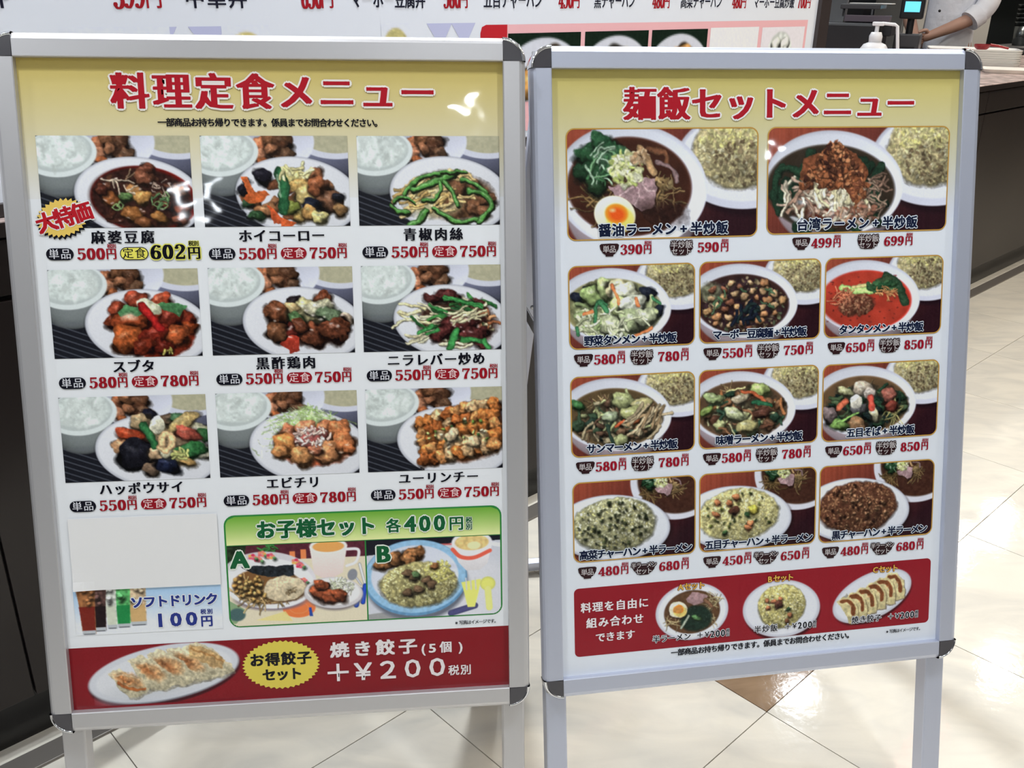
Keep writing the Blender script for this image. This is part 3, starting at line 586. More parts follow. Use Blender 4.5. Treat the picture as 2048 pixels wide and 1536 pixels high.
def g_gomoku(c):
    mixed(c, [(34, 62, 44), (28, 50, 40), (44, 78, 52), (26, 40, 40), (70, 90, 60)], (96, 74, 52), 80)
    noodles(c, .62, .40, .04, .08, 12, (190, 180, 110))
    for x, y, r, q, a in [(.20, .22, .07, (206, 206, 150), .5), (.34, .20, .075, (226, 206, 180), .7), (.40, .24, .05, (230, 214, 200), .7), (.07, .40, .06, (120, 104, 104), .9), (.31, .36, .065, (110, 108, 110), .6), (.57, .27, .05, (176, 100, 84), 1.2), (.60, .36, .05, (150, 66, 52), .7), (.30, .49, .08, (176, 130, 90), .6), (.45, .42, .035, (206, 200, 160), 1.6), (.15, .48, .07, (120, 160, 80), .5)]: c.chunk(x, y, r, q, asp=a, gl=.3)
    c.line([(.14, .35), (.20, .30)], .045, (196, 96, 66)); c.line([(.41, .28), (.43, .37)], .05, (206, 76, 60)); c.line([(.12, .47), (.22, .43), (.31, .40)], .02, (130, 176, 90)); c.ell(.288, .305, .055, .05, (238, 232, 214), 0, .006, sh=.3)
def rice4(c, cols, base, speck, nspeck):
    wood(c); c.ell(.85, .03, .385, .325, (205, 206, 216), 0, .006); c.ell(.86, .02, .335, .285, (70, 48, 34), 0, .012); c.ell(.86, .02, .33, .28, (62, 38, 30), 0, .03, tex=.15)
    c.begin(); ramen_top(c, .53, -.09, .60); c.end(.005, .15)
    c.ell(.33, .40, .475, .275, (24, 14, 16), .10, .02, .7); c.ell(.32, .385, .47, .268, (180, 183, 196), .08, .006); c.ell(.32, .38, .455, .255, (212, 215, 222), .08, .012, sh=.05)
    c.begin(); fried(c, .335, .355, .335, .215, cols, base, 620)
    for _ in range(nspeck):
        a = c.r.uniform(0, 6.28); q = math.sqrt(c.r.random())*.9; c.chunk(.335+.33*q*math.cos(a), .355+.21*q*math.sin(a), c.r.uniform(.007, .013), c.r.choice(speck), gl=0)
def g_takana(c): rice4(c, [(216, 214, 176), (196, 194, 150), (228, 226, 196), (172, 170, 126), (212, 204, 130)], (150, 148, 108), [(60, 70, 46), (80, 90, 56), (46, 54, 38)], 80)
def g_gomokuc(c):
    rice4(c, [(230, 222, 156), (220, 212, 146), (234, 228, 178), (208, 198, 130)], (196, 186, 122), [(60, 76, 36), (110, 120, 50)], 30)
    for x, y in [(.15, .24), (.26, .26), (.31, .21), (.14, .34), (.44, .43), (.42, .47)]: c.chunk(x, y, .03, (220, 134, 84), gl=.2)
    c.chunk(.30, .32, .04, (104, 62, 46), gl=.2); c.chunk(.41, .36, .025, (50, 84, 50), gl=.1); c.chunk(.22, .50, .02, (70, 110, 60), gl=.1); c.chunk(.46, .32, .04, (226, 210, 80), gl=.2)
def g_kuro(c):
    rice4(c, [(132, 88, 60), (110, 68, 46), (156, 108, 74), (88, 52, 38), (174, 124, 86)], (92, 56, 40), [(56, 32, 26), (190, 140, 100)], 50)

def k_set_a(c):
    c.A[:] = (214, 204, 178); c.poly([(0, 0), (1, 0), (1, .12), (.5, .12), (0, .14)], (84, 40, 50), tex=.1); c.poly([(0, 0), (.14, 0), (.12, .12), (0, .18)], (36, 48, 32), tex=.4)
    c.strips(12, .3, .03, .06, .03, [(60, 120, 60)], (.03, .06), (.008, .014)); c.ell(.50, .50, .12, .075, (232, 118, 66), 0, .005); c.ell(.50, .50, .07, .045, (238, 140, 90), 0, .004); c.ell(.50, .50, .065, .04, (232, 118, 66), 0, .004)
    c.poly([(.45, .06), (.49, .06), (.49, .12), (.45, .13)], (226, 130, 80)); c.poly([(.53, .05), (.57, .05), (.57, .12), (.53, .12)], (226, 130, 80)); c.poly([(0, .42), (.12, .5), (.04, .6), (0, .6)], (120, 150, 110), .9); c.poly([(.18, .58), (.4, .52), (.45, .6)], (222, 206, 130), .8)
    c.poly([(.57, .50), (.59, .50), (.60, .57), (.575, .57)], (40, 70, 150)); c.ell(.05, .53, .06, .05, (70, 96, 96), 0, .01)
    c.ell(.30, .42, .26, .09, (110, 96, 110), .05, .02, .9); c.ell(.29, .27, .345, .215, (206, 202, 206), .10, .006, sh=-.08); c.ell(.29, .30, .33, .195, (226, 224, 226), .10, .01)
    for x, y in [(.25, .07), (.31, .09), (.22, .11), (.49, .14), (.52, .17), (.54, .29), (.18, .09)]:
        for k in range(5): c.ell(x+.018*math.cos(k*1.26), y+.014*math.sin(k*1.26), .014, .011, c.r.choice([(214, 96, 116), (226, 130, 110), (206, 60, 90), (230, 170, 90)]), 0, .004)
        c.chunk(x+.03, y+.015, .014, (90, 140, 90), gl=0)
    c.ell(.28, .32, .255, .14, (120, 84, 50), .08, .01); c.begin(); noodles(c, .24, .37, .2, .09, 40, (190, 156, 100)); c.grains(.44, .25, .05, .04, [(150, 106, 60)], 30)
    c.poly([(.10, .16), (.20, .165), (.34, .17), (.47, .165), (.48, .24), (.42, .26), (.28, .25), (.18, .22)], (34, 40, 46), tex=.35)
    c.ell(.41, .36, .155, .095, (104, 76, 50), -.1, .012, .8); c.ell(.40, .345, .15, .095, (222, 202, 164), -.1, .006, sh=.15, tex=.05); c.strips(10, .43, .36, .07, .03, [(120, 96, 60)], (.02, .04), (.004, .006), ang=-.4)
    for _ in range(60): c.chunk(c.r.gauss(.16, .055), c.r.gauss(.33, .035), .015, c.r.choice([(222, 170, 90), (236, 190, 110), (206, 146, 70)]), asp=.9, gl=.2)
    c.end(.005, .15)
    c.poly([(.595, .03), (.87, .03), (.83, .24), (.76, .275), (.68, .275), (.62, .24)], (226, 206, 200), sh=.1); c.ell(.732, .03, .137, .055, (232, 220, 216), 0, .005); c.ell(.732, .035, .115, .042, (220, 158, 90), 0, .005)
    c.line([(.86, .06), (.95, .07), (.93, .16), (.86, .19)], .022, (226, 216, 216), .1); c.line([(.90, .24), (.96, .34)], .014, (150, 152, 160), .4); c.ell(.90, .26, .035, .045, (130, 132, 140), .3, .006); c.line([(.955, .18), (.99, .34)], .02, (170, 172, 180), .4)
    c.line([(.92, .50), (.95, .38)], .04, (30, 60, 150), .3); c.line([(.97, .48), (.99, .35)], .035, (30, 60, 150), .3)
    c.ell(.76, .41, .215, .125, (120, 110, 110), .08, .015, .7); c.ell(.757, .395, .215, .122, (196, 192, 194), .08, .005); c.ell(.757, .385, .195, .105, (226, 222, 220), .08, .01)
    c.begin(); c.strips(60, .80, .35, .10, .05, [(214, 220, 180), (230, 232, 206)], (.04, .08), (.005, .008)); 
    for x, y, r in [(.63, .38, .05), (.67, .33, .05), (.66, .41, .04), (.74, .42, .065), (.80, .41, .05)]: c.chunk(x, y, r, (160, 74, 40), tex=.4, gl=.3)
    c.end(.005, .2)
def k_set_b(c):
    c.A[:] = (196, 198, 206); c.ell(.9, .5, .3, .3, (206, 206, 212), 0, .1); c.poly([(0, 0), (1, 0), (1, .04), (.62, .05), (.3, .10), (0, .12)], (30, 30, 38))
    c.line([(.5, .055), (.72, .06)], .012, (190, 90, 90), 0); c.line([(.62, .60), (.80, .55)], .05, (70, 70, 110), .1); c.line([(0, .62), (.2, .6)], .08, (150, 150, 150), 0)
    c.ell(.37, .35, .385, .30, (100, 104, 116), 0, .02, .7); c.ell(.36, .31, .385, .298, (96, 140, 176), .0, .006, tex=.06); c.ell(.36, .30, .375, .285, (142, 182, 212), 0, .006, tex=.05); c.ell(.355, .295, .325, .24, (206, 210, 222), 0, .008, sh=-.05)
    c.ell(.355, .20, .3, .03, (170, 172, 186), .1, .02, .6)
    c.begin()
    for x, y, r in [(.14, .17, .07), (.21, .15, .06), (.33, .13, .07), (.37, .11, .055), (.31, .17, .05)]: c.chunk(x, y, r, (166, 108, 62), tex=.45, gl=.25)
    fried(c, .38, .36, .29, .17, [(214, 206, 140), (190, 182, 114), (166, 156, 100), (226, 220, 164)], (164, 154, 100), 420)
    c.grains(.53, .27, .12, .09, [(226, 218, 120), (214, 206, 110)], 110, dome=.05)
    for x, y in [(.30, .27), (.35, .30), (.44, .33), (.48, .37), (.38, .40), (.30, .42)]: c.chunk(x, y, .035, (116, 88, 62), gl=.2)
    c.chunk(.36, .28, .03, (96, 130, 80), gl=.1); c.chunk(.50, .22, .03, (186, 120, 70), gl=.1); c.end(.006, .18)
    c.poly([(.635, .06), (.94, .05), (.90, .22), (.84, .27), (.74, .27), (.68, .2)], (216, 212, 214), sh=.15); c.ell(.785, .05, .152, .085, (222, 218, 220), 0, .005); c.ell(.785, .05, .127, .062, (214, 186, 124), 0, .006, tex=.1); c.ell(.80, .075, .05, .03, (236, 220, 170), 0, .01)
    c.line([(.64, .10), (.70, .16), (.80, .17), (.92, .12)], .03, (222, 96, 76), 0); c.line([(.95, .07), (1., .08)], .03, (226, 226, 230), 0)
    c.poly([(.70, .36), (.85, .34), (.83, .44), (.80, .56), (.745, .56), (.72, .44)], (222, 222, 116)); 
    for x in (.735, .77, .805): c.line([(x, .33), (x+.005, .42)], .010, (196, 196, 200), 0)
    c.ell(.90, .38, .058, .055, (222, 222, 116), 0, .006, rim=.12); c.line([(.90, .42), (.91, .57)], .05, (222, 222, 130), .05)

# ------------------------------------------------------------------ setting
random.seed(7)
def struct(o): o['kind'] = 'structure'; return o
TH = R(44.0); TA = Vector((math.cos(TH), math.sin(TH), 0)); TB = Vector((-math.sin(TH), math.cos(TH), 0)); TS = .445
OA, OB = .369, .622        # joint offsets along TA and TB

def tile_mat(name, col, dark):
    m = bpy.data.materials.new(name); m.use_nodes = True; nt = m.node_tree; b = nt.nodes['Principled BSDF']
    g = nt.nodes.new('ShaderNodeNewGeometry'); oi = nt.nodes.new('ShaderNodeObjectInfo')
    mp = nt.nodes.new('ShaderNodeMapping'); mp.inputs['Scale'].default_value = (1, 1, 1); mp.inputs['Rotation'].default_value = (0, 0, .5)
    ad = nt.nodes.new('ShaderNodeVectorMath'); ad.operation = 'MULTIPLY_ADD'; ad.inputs[1].default_value = (1.0, 2.6, 1); nt.links.new(g.outputs['Position'], ad.inputs[0])
    cb = nt.nodes.new('ShaderNodeCombineXYZ'); ml = nt.nodes.new('ShaderNodeMath'); ml.operation = 'MULTIPLY'; ml.inputs[1].default_value = 17.
    nt.links.new(oi.outputs['Random'], ml.inputs[0]); nt.links.new(ml.outputs[0], cb.inputs[2]); nt.links.new(cb.outputs[0], ad.inputs[2])
    n = nt.nodes.new('ShaderNodeTexNoise'); n.inputs['Scale'].default_value = 4.5; n.inputs['Detail'].default_value = 6; n.inputs['Distortion'].default_value = 1.2; nt.links.new(ad.outputs[0], n.inputs['Vector'])
    r = nt.nodes.new('ShaderNodeValToRGB'); r.color_ramp.elements[0].position = .32; r.color_ramp.elements[1].position = .62
    r.color_ramp.elements[0].color = (*dark, 1); r.color_ramp.elements[1].color = (*col, 1); nt.links.new(n.outputs[0], r.inputs[0]); nt.links.new(r.outputs[0], b.inputs['Base Color'])
    n2 = nt.nodes.new('ShaderNodeTexNoise'); n2.inputs['Scale'].default_value = 60; n2.inputs['Detail'].default_value = 4; nt.links.new(g.outputs['Position'], n2.inputs['Vector'])
    n4 = nt.nodes.new('ShaderNodeTexNoise'); n4.inputs['Scale'].default_value = 9; n4.inputs['Detail'].default_value = 2; nt.links.new(g.outputs['Position'], n4.inputs['Vector'])
    b1 = nt.nodes.new('ShaderNodeBump'); b1.inputs['Strength'].default_value = .35; b1.inputs['Distance'].default_value = .0006; nt.links.new(n2.outputs[0], b1.inputs['Height'])
    b2 = nt.nodes.new('ShaderNodeBump'); b2.inputs['Strength'].default_value = .2; b2.inputs['Distance'].default_value = .0016; nt.links.new(n4.outputs[0], b2.inputs['Height']); nt.links.new(b1.outputs[0], b2.inputs['Normal'])
    nt.links.new(b2.outputs[0], b.inputs['Normal'])
    n3 = nt.nodes.new('ShaderNodeTexNoise'); n3.inputs['Scale'].default_value = 5; n3.inputs['Detail'].default_value = 8; nt.links.new(g.outputs['Position'], n3.inputs['Vector'])
    rr = nt.nodes.new('ShaderNodeMapRange'); rr.inputs[1].default_value = .35; rr.inputs[2].default_value = .65; rr.inputs[3].default_value = .05; rr.inputs[4].default_value = .12
    nt.links.new(n3.outputs[0], rr.inputs[0]); nt.links.new(rr.outputs[0], b.inputs['Roughness']); b.inputs['Specular IOR Level'].default_value = .6
    return m
TILE = tile_mat('cream_vinyl_tile', (.74, .695, .60), (.62, .59, .525)); TILE_B = tile_mat('brown_vinyl_tile', (.30, .20, .12), (.22, .14, .08))
GROUT = mat('floor_joint', (.16, .14, .12), .7)

CO = Vector((.046, 2.0538, 0)); CD = Vector((.7134, .7007, 0)).normalized(); CN = Vector((CD.y, -CD.x, 0))   # counter front: origin, direction, normal to the hall
CANG = math.atan2(CD.y, CD.x)
CM = Matrix.Translation(CO) @ Matrix.Rotation(CANG, 4, 'Z')     # local: x along the counter, -y to the hall

fl = MB().box(-9, 12, -8, 14, -.10, -.004).build('floor', GROUT); struct(fl)
g = .0009
tb = MB(); tb.box(g, TS-g, g, TS-g, -.0035, 0.0); tme = None; far = MB()
k = 0
for i in range(-18, 34):
    for j in range(-26, 16):
        p = TA*(OA+i*TS)+TB*(OB+j*TS); c = p+(TA+TB)*TS/2
        back = (c-CO).dot(CN)                        # > 0 in the hall
        # what the photograph can show: ahead of the camera, in front of the counter
        if back < -.35: continue
        if c.y < .55 or c.y > 7.6 or abs(c.x) > .70*c.y+.75:
            q0 = [p+TA*a_+TB*b_ for a_, b_ in ((g, g), (TS-g, g), (TS-g, TS-g), (g, TS-g))]
            far.add([(v.x, v.y, -.0035) for v in q0]+[(v.x, v.y, 0) for v in q0], [(4, 5, 6, 7), (0, 1, 5, 4), (1, 2, 6, 5), (2, 3, 7, 6), (3, 0, 4, 7)]); continue
        if tme is None:
            o = tb.build('tile', TILE, fl); tme = o.data
        else:
            o = bpy.data.objects.new('tile', tme); COL.objects.link(o); o.parent = fl
        o.location = p; o.rotation_euler = (0, 0, TH)
        if i == 2 and j == 0:
            me2 = tme.copy(); me2.materials.clear(); me2.materials.append(TILE_B); o.data = me2; o['label'] = 'brown accent tile'
        k += 1
NT = k; print('tiles', NT)
# the same tiles run on around what the photograph shows
o = far.build('outer_floor_tiles', TILE, fl); o['kind'] = 'stuff'

ceil = MB().box(-9, 12, -8, 14, CEIL+.004, CEIL+.1).build('ceiling', mat('ceiling_board', (.62, .63, .66), .8)); struct(ceil)
ins = MB().box(-3.2, 12.5, 2.6, 2.7, 0, CEIL-.01).build('wall_back', mat('kitchen_wall', (.10, .105, .11), .35, noise=(3, .15)), M=CM); struct(ins)
struct(MB().box(12, 12.1, -8, 14, 0, CEIL).build('wall_right', mat('side_wall', (.5, .5, .49), .7)))
struct(MB().box(-9, 12, -8.1, -8, 0, CEIL).build('wall_front', mat('hall_wall', (.16, .16, .17), .7)))

# downlights: recessed rings with a lit disc; the light comes from an area lamp at the disc
LR = .075
ring_b = MB().lathe([(LR, 0), (LR+.018, -.004), (LR+.022, 0), (LR+.022, .006), (LR, .006), (LR, 0)], 28)
disc_b = MB().lathe([(0, .0), (LR-.002, .0), (LR-.002, .004), (0, .004)], 28)
RINGM = mat('white_lamp_ring', (.75, .75, .75), .4)
EM = [mat('cool_lamp_disc', (.8, .8, .8), .5, emit=((.86, .93, 1.), 30)), mat('warm_lamp_disc', (.8, .8, .8), .5, emit=((1., .90, .74), 30))]
rme = dme = None
for i, (x, y, pw, warm) in enumerate(DOWN):
    t = empty('ceiling_downlight', (x, y, CEIL))
    tag(t, 'unseen round recessed ceiling downlight above the hall and the counter', 'lamp', 'recessed downlights in the ceiling')
    if rme is None: a = ring_b.build('lamp_ring', RINGM, t); rme = a.data
    else: a = bpy.data.objects.new('lamp_ring', rme); COL.objects.link(a); a.parent = t
    d0 = disc_b.build('lamp_disc', EM[warm], t)
    L = bpy.data.lights.new('lamp_light', 'AREA'); L.shape = 'DISK'; L.size = LR*2-.01; L.energy = pw; L.spread = R(150)
    L.color = (1., .90, .76) if warm else (.90, .95, 1.)
    lo = bpy.data.objects.new('lamp_light', L); COL.objects.link(lo); lo.parent = t; lo.location = (0, 0, -.008)
    lo.visible_glossy = True

# ------------------------------------------------------------------ serving counter
DKW = mat('dark_brown_laminate', (.017, .012, .011), .3, spec=.35, noise=(2, .2), bump=(120, .06, .001)); BLK = mat('black_kick_plate', (.010, .009, .009), .3)
SEAM = mat('black_joint', (.006, .005, .005), .6); ALU_STRIP = mat('worn_steel_strip', (.22, .20, .18), .4, metal=.5)
STONE = mat('pink_stone_worktop', (.50, .39, .36), .25, noise=(22, .5)); 
ct = empty('serving_counter', M=CM); tag(ct, 'long dark brown panelled serving counter with a mottled stone worktop', 'counter')
CL, CR_ = -3.0, 6.4
MB().box(CL, CR_, .0, .62, .10, .868).build('body', SEAM, ct)
MB().box(CL, CR_, .02, .60, .0, .10).build('kick_plate', BLK, ct)
MB().box(CL, CR_, -.022, .66, .870, .893, .002).build('worktop', STONE, ct)
MB().box(CL, CR_, -.0235, -.0222, .8695, .890).build('worktop_nosing', DKW, ct)
edges = [CL, -2.1, -1.18, -.25, .68, 1.6, 2.52, 3.45, 4.4, 5.4, CR_]
for a, b in zip(edges[:-1], edges[1:]):
    MB().box(a+.002, b-.002, -.014, 0, .784, .864, .001).build('upper_panel', DKW, ct)
    MB().box(a+.002, b-.002, -.014, 0, .104, .776, .001).build('lower_panel', DKW, ct)
MB().box(CL, CR_, -.065, -.02, .0, .006, .001).build('floor_strip', ALU_STRIP, ct)

# ------------------------------------------------------------------ the long menu banner standing on the counter's front edge
BFR = mat('dark_brown_frame', (.035, .026, .026), .35)
bn = empty('menu_banner', M=CM); tag(bn, 'long white wall menu standing on the counter edge behind the stands', 'menu board')
BX0, BX1, BZ0, BZ1 = -1.9, 1.13, .912, 1.60
MB().box(BX0, BX1, .004, .020, BZ0, BZ1).build('backing_panel', mat('banner_board', (.5, .5, .52), .5), bn)
MB().box(BX0, BX1+.055, -.006, .03, .894, .9125, .001).build('bottom_rail', BFR, bn)
MB().box(BX1, BX1+.055, -.008, .03, .9125, BZ1).build('side_post', BFR, bn)
face = empty('banner_print', M=None); face.parent = bn
face.matrix_local = Matrix.Translation((0, .004, 0)) @ Matrix.Rotation(R(90), 4, 'X')      # x along, y up, z to the hall
WH = (206, 208, 222)
k = Ink(); k.rect(BX0*1000, BZ0*1000, BX1*1000, BZ1*1000, (208, 211, 230)); k.build('white_print', face, .0004, BPRINT)
k = Ink(); RD = (150, 32, 40); BK = (34, 34, 46); y = 1182
def bt(txt, a, b, col, em=None, ser=False, yy=1179, h=34):
    yy = yy+(5 if ser else 3); n = len(txt); p = (b-a)/n; k = Ink(); k.text(txt, (a+b)/2, yy, em or h, p, col, sx=min(1., p/h*1.02) if not ser else p/(h*.56), ser=ser, bold=(.018, .008)); k.build('dish_lettering', face, .0009, BPRINT)
bt('丼', -1058, -1015, BK); bt('399', -879, -832, RD, 44, True); bt('円', -846+14, -806, RD); bt('中華丼', -772, -664, BK); bt('650', -566, -526, RD, 44, True); bt('円', -528, -502, RD)
bt('マーボー豆腐丼', -468, -302, BK); bt('580', -258, -217, RD, 42, True); bt('円', -220, -197, RD); bt('五目チャーハン', -157, 7, BK); bt('450', 56, 100, RD, 42, True); bt('円', 98, 122, RD)
bt('黒チャーハン', 168, 308, BK); bt('480', 372, 416, RD, 42, True); bt('円', 414, 438, RD); bt('高菜チャーハン', 480, 652, BK); bt('480', 698, 742, RD, 42, True); bt('円', 738, 762, RD); bt('マーボー豆腐炒飯', 797, 1000, BK); bt('700', 1018, 1064, RD, 42, True); bt('円', 1062, 1088, RD)
k = Ink(); k.rect(-165, 925, 1085, 1122, (222, 168, 172)); k.rect(-92, 1122, 1085, 1137, (222, 168, 172)); k.rect(-165, 925, -92, 1122, (176, 40, 48), z=.1); k.poly([(-92, 1122), (-92, 1137), (-150, 1137), (-161, 1133), (-165, 1122)], (176, 40, 48), .1)
k.build('side_dish_field', face, .0008, BPRINT)
def bphoto(x0, x1, fn, seed, z1=1120, z0=985):
    c = Canvas(x1-x0, z1-z0, 3.0, seed); fn(c); return c.build('side_dish_picture', x0, z1, face, .0014, m=BPRINT)
def side(col):
    def f(c): c.A[:] = (22, 34, 26); c.ell(.5, .55, .62, .5, (196, 198, 208), 0, .01); c.chunk(.55, .33, .22, col, gl=.3, tex=.3); c.chunk(.3, .45, .16, col, gl=.3, tex=.3)
    return f
bphoto(-90, 129, side((190, 140, 80)), 61); bphoto(143, 365, side((206, 196, 176)), 62); bphoto(378, 602, side((200, 150, 90)), 63)
def pap(c): c.A[:] = (216, 216, 226)
bphoto(614, 835, pap, 64, 1122); 
def dessert(c): c.A[:] = (214, 210, 216); c.ell(.45, .3, .28, .24, (196, 200, 196), 0, .02, tex=.2); c.chunk(.35, .2, .09, (226, 230, 220)); c.chunk(.55, .22, .1, (230, 232, 226)); c.chunk(.2, .4, .05, (216, 196, 80)); c.chunk(.85, .4, .07, (60, 50, 50))
bphoto(852, 1072, dessert, 65)
for a, b, col in [(-960, -800, (186, 176, 130)), (-715, -630, (190, 176, 110)), (-405, -340, (180, 170, 116))]:
    def rc(c, col=col): c.A[:] = (208, 211, 230); c.ell(.5, .75, .46, .62, col, 0, .01); c.grains(.5, .7, .44, .55, [col, tuple(int(v*.8) for v in col), tuple(min(255, int(v*1.12)) for v in col)], 160, (.02, .04))
    c = Canvas(b-a, 90, 3., 70); rc(c); o = c.build('rice_dish_picture', a, 1142, face, .0009, m=BPRINT)
for a in (-850, -770, -300, -240):
    k = Ink(); k.tri([(a, 1141), (a+62, 1141), (a+34, 1096)], [(0, 1, 2)], (176, 178, 206)); k.build('bowl_print', face, .0007, BPRINT)

# ------------------------------------------------------------------ the two A-frame menu stands
ALU = mat('satin_anodised_aluminium', (.54, .57, .68), .36, metal=.5, bump=(300, .03, .0005)); ALU_L = mat('satin_aluminium_grey', (.56, .55, .56), .36, metal=.55, bump=(300, .03, .0005))
CAP = mat('dark_grey_plastic_cap', (.055, .052, .06), .16, coat=.4); CHROME = mat('chrome_rim', (.75, .76, .8), .08, metal=1.)
PANEL = mat('white_back_sheet', (.55, .56, .58), .45)
FW, FH, RW, REC = .636, .8858, .0283, .010
STEELP = mat('zinc_plated_steel', (.55, .56, .58), .3, metal=.9)
def stand(cx, cy, cz, yaw, lean, alu, label, rlean):
    """board centre, yaw and lean; origin on the floor below it"""
    t = empty('menu_stand', (cx, cy, 0), yaw); tag(t, label, 'sign stand')
    M = Matrix.Translation((0, 0, cz)) @ Matrix.Rotation(math.pi/2-lean, 4, 'X')          # x right, y up the board, z to the reader
    hx, hy = FW/2, FH/2
    prof = [(0, -.0125), (0, -.0008), (.0012, 0), (RW-.008, 0), (RW-.0045, -.0012), (RW-.0015, -.0038), (RW, -.008), (RW, -.016), (RW-.004, -.018), (.004, -.018)]
    for s in (-1, 1):
        b = MB(); b.prism([(s*(hx-RW+p), q) if False else (q, s*(hx-RW+p)) for p, q in prof], 1, -hy+RW, hy-RW); b.build('side_rail', alu, t, M)
        b = MB(); b.prism([(s*(hy-RW+p), q) for p, q in prof], 0, -hx+RW, hx-RW); b.build('top_rail' if s > 0 else 'bottom_rail', alu, t, M)
    for sx in (-1, 1):
        for sy in (-1, 1):
            ox, oy = sx*(hx-RW), sy*(hy-RW); b = MB(); n = 9; A = [math.pi/2*i/n for i in range(n+1)]
            P = [(ox+sx*.0008, oy+sy*.0008)]+[(ox+sx*(RW-.0035)*math.cos(a), oy+sy*(RW-.0035)*math.sin(a)) for a in A]
            b.prism(P, 2, -.016, .0006); q = b.build('corner_cap', CAP, t, M)
            b = MB(); ro, ri = RW+.0006, RW-.0042; P = [(ox+sx*ro*math.cos(a), oy+sy*ro*math.sin(a)) for a in A]+[(ox+sx*ri*math.cos(a), oy+sy*ri*math.sin(a)) for a in A[::-1]]
            V = []
            for r_, z in [(ri, .0004), (ri+.0012, .0016), (ro-.0022, .0010), (ro-.0005, -.0012), (ro, -.005), (ro, -.0175), (ri, -.0175)]:
                V.append([(ox+sx*r_*math.cos(a), oy+sy*r_*math.sin(a), z) for a in A])
            m = len(V); VV = [p for row in V for p in row]; F = [(i*(n+1)+j, i*(n+1)+j+1, ((i+1) % m)*(n+1)+j+1, ((i+1) % m)*(n+1)+j) for i in range(m) for j in range(n)]
            b = MB(); b.add(VV, F, True); b.build('chrome_edge', CHROME, q, Matrix.Identity(4))
    MB().box(-hx+.006, hx-.006, -hy+.006, hy-.006, -.0165, -REC-.0006).build('back_board', mat('grey_backing', (.35, .35, .36), .6), t, M)
    # front legs run on behind the board down to the floor
    zb = cz-hy*math.cos(lean)                      # bottom height
    L = (cz-.004+.018*math.sin(lean))/math.cos(lean)
    for s in (-1, 1):
        x1 = s*(hx-.006); x0 = s*(hx-.006-.030); a, b_ = min(x0, x1), max(x0, x1)
        MB().box(a, b_, -L+.004, -hy+.10, -.046, -.019, .0025).build('front_leg', alu, t, M)
        f = MB().box(a-.001, b_+.001, -L-.0, -L+.03, -.047, -.018, .002).build('rubber_foot', mat('black_rubber', (.02, .02, .02), .7), t, M)
    # rear frame of flat bars, hinged just below the top
    zt = cz+hy*math.cos(lean)-.035; yt = hy*math.sin(lean)+.022
    Mr = Matrix.Translation((0, yt, zt)) @ Matrix.Rotation(math.pi/2+rlean, 4, 'X')          # y up the frame, z to the reader
    Lr = (zt-.003)/math.cos(rlean)
    for s in (-1, 1):
        a, b_ = sorted((s*(hx-.012), s*(hx-.055)))
        MB().box(a, b_, -Lr, -.01, -.009, .009, .002).build('rear_leg', alu, t, Mr)
        MB().box(a, b_, -.03, .0, -.012, .016, .002).build('hinge_plate', STEELP, t, Mr)
        for v in (-.36, -.40):
            hp = MB().lathe([(0, .0), (.004, 0), (.004, .0015), (.0015, .0022), (0, .0022)], 12, (s*(hx-.047), v, .009)); hp.build('rivet', STEELP, t, Mr)
        y0 = .035*math.sin(lean)-.0; zz = cz+.06; yb = yt+(zt-zz)*math.tan(rlean)
        MB().box(s*(hx-.010)-.0015, s*(hx-.010)+.0015, (zz-cz)*math.tan(lean)+.02, yb-.008, zz-.009, zz+.009, .0008).build('folding_stay', STEELP, t)
    MB().box(-hx+.058, hx-.058, -Lr+.010, -Lr+.040, -.008, .008, .002).build('rear_cross_bar', alu, t, Mr)
    MB().box(-hx+.058, hx-.058, -.045, -.010, -.008, .008, .002).build('rear_cross_bar', alu, t, Mr)
    po = MB().box(-hx+.008, hx-.008, -hy+.008, hy-.008, -REC-.0005, -REC).build('poster', mat('poster_sheet', (.7, .7, .72), .5), t, M)
    return t, po

T1, P1 = stand(-.295, 1.0809, .7174, R(6.35), R(14.05), ALU_L, 'aluminium menu stand with nine set-meal pictures and a green children\'s set panel', R(5.5))
T2, P2 = stand(.3471, 1.192, .709, R(9.94), R(14.68), ALU, 'aluminium menu stand with eleven noodle and fried rice pictures in rounded gold frames', R(23))
Z0 = -REC                                            # face of the sheet
ZB, ZP, ZL = Z0+.0003, Z0+.0007, Z0+.0011

# ---- print: poster 1
RED = (122, 22, 30); TXT = (18, 18, 26); TXN = (20, 28, 52); MAR = (140, 24, 40)
k = Ink(); hxm, hym = 308, 433
k.rect(-hxm, 250, hxm, hym, (210, 210, 208), (188, 166, 82), n=14); k.rect(-hxm, -328.3, hxm, 250, (214, 216, 223))
k.rect(-hxm, -hym, hxm, -328.3, RED); k.build('background_print', P1, ZB, label='yellow to white ground with a red band at the foot')
k = Ink(); k.text('料理定食メニュー', 11, 376, 45, 49.3, (160, 26, 38), bold=(.045, .008), halo=(222, 212, 206), hr=.055); k.build('title_lettering', P1, ZL, label='large red title lettering with a white edge')
k = Ink(); k.text('一部商品お持ち帰りできます。係員までお問合わせください。', 4, 340.5, 10.6, 9.65, TXT, bold=(.03, .02)); k.build('notice_lettering', P1, ZL)

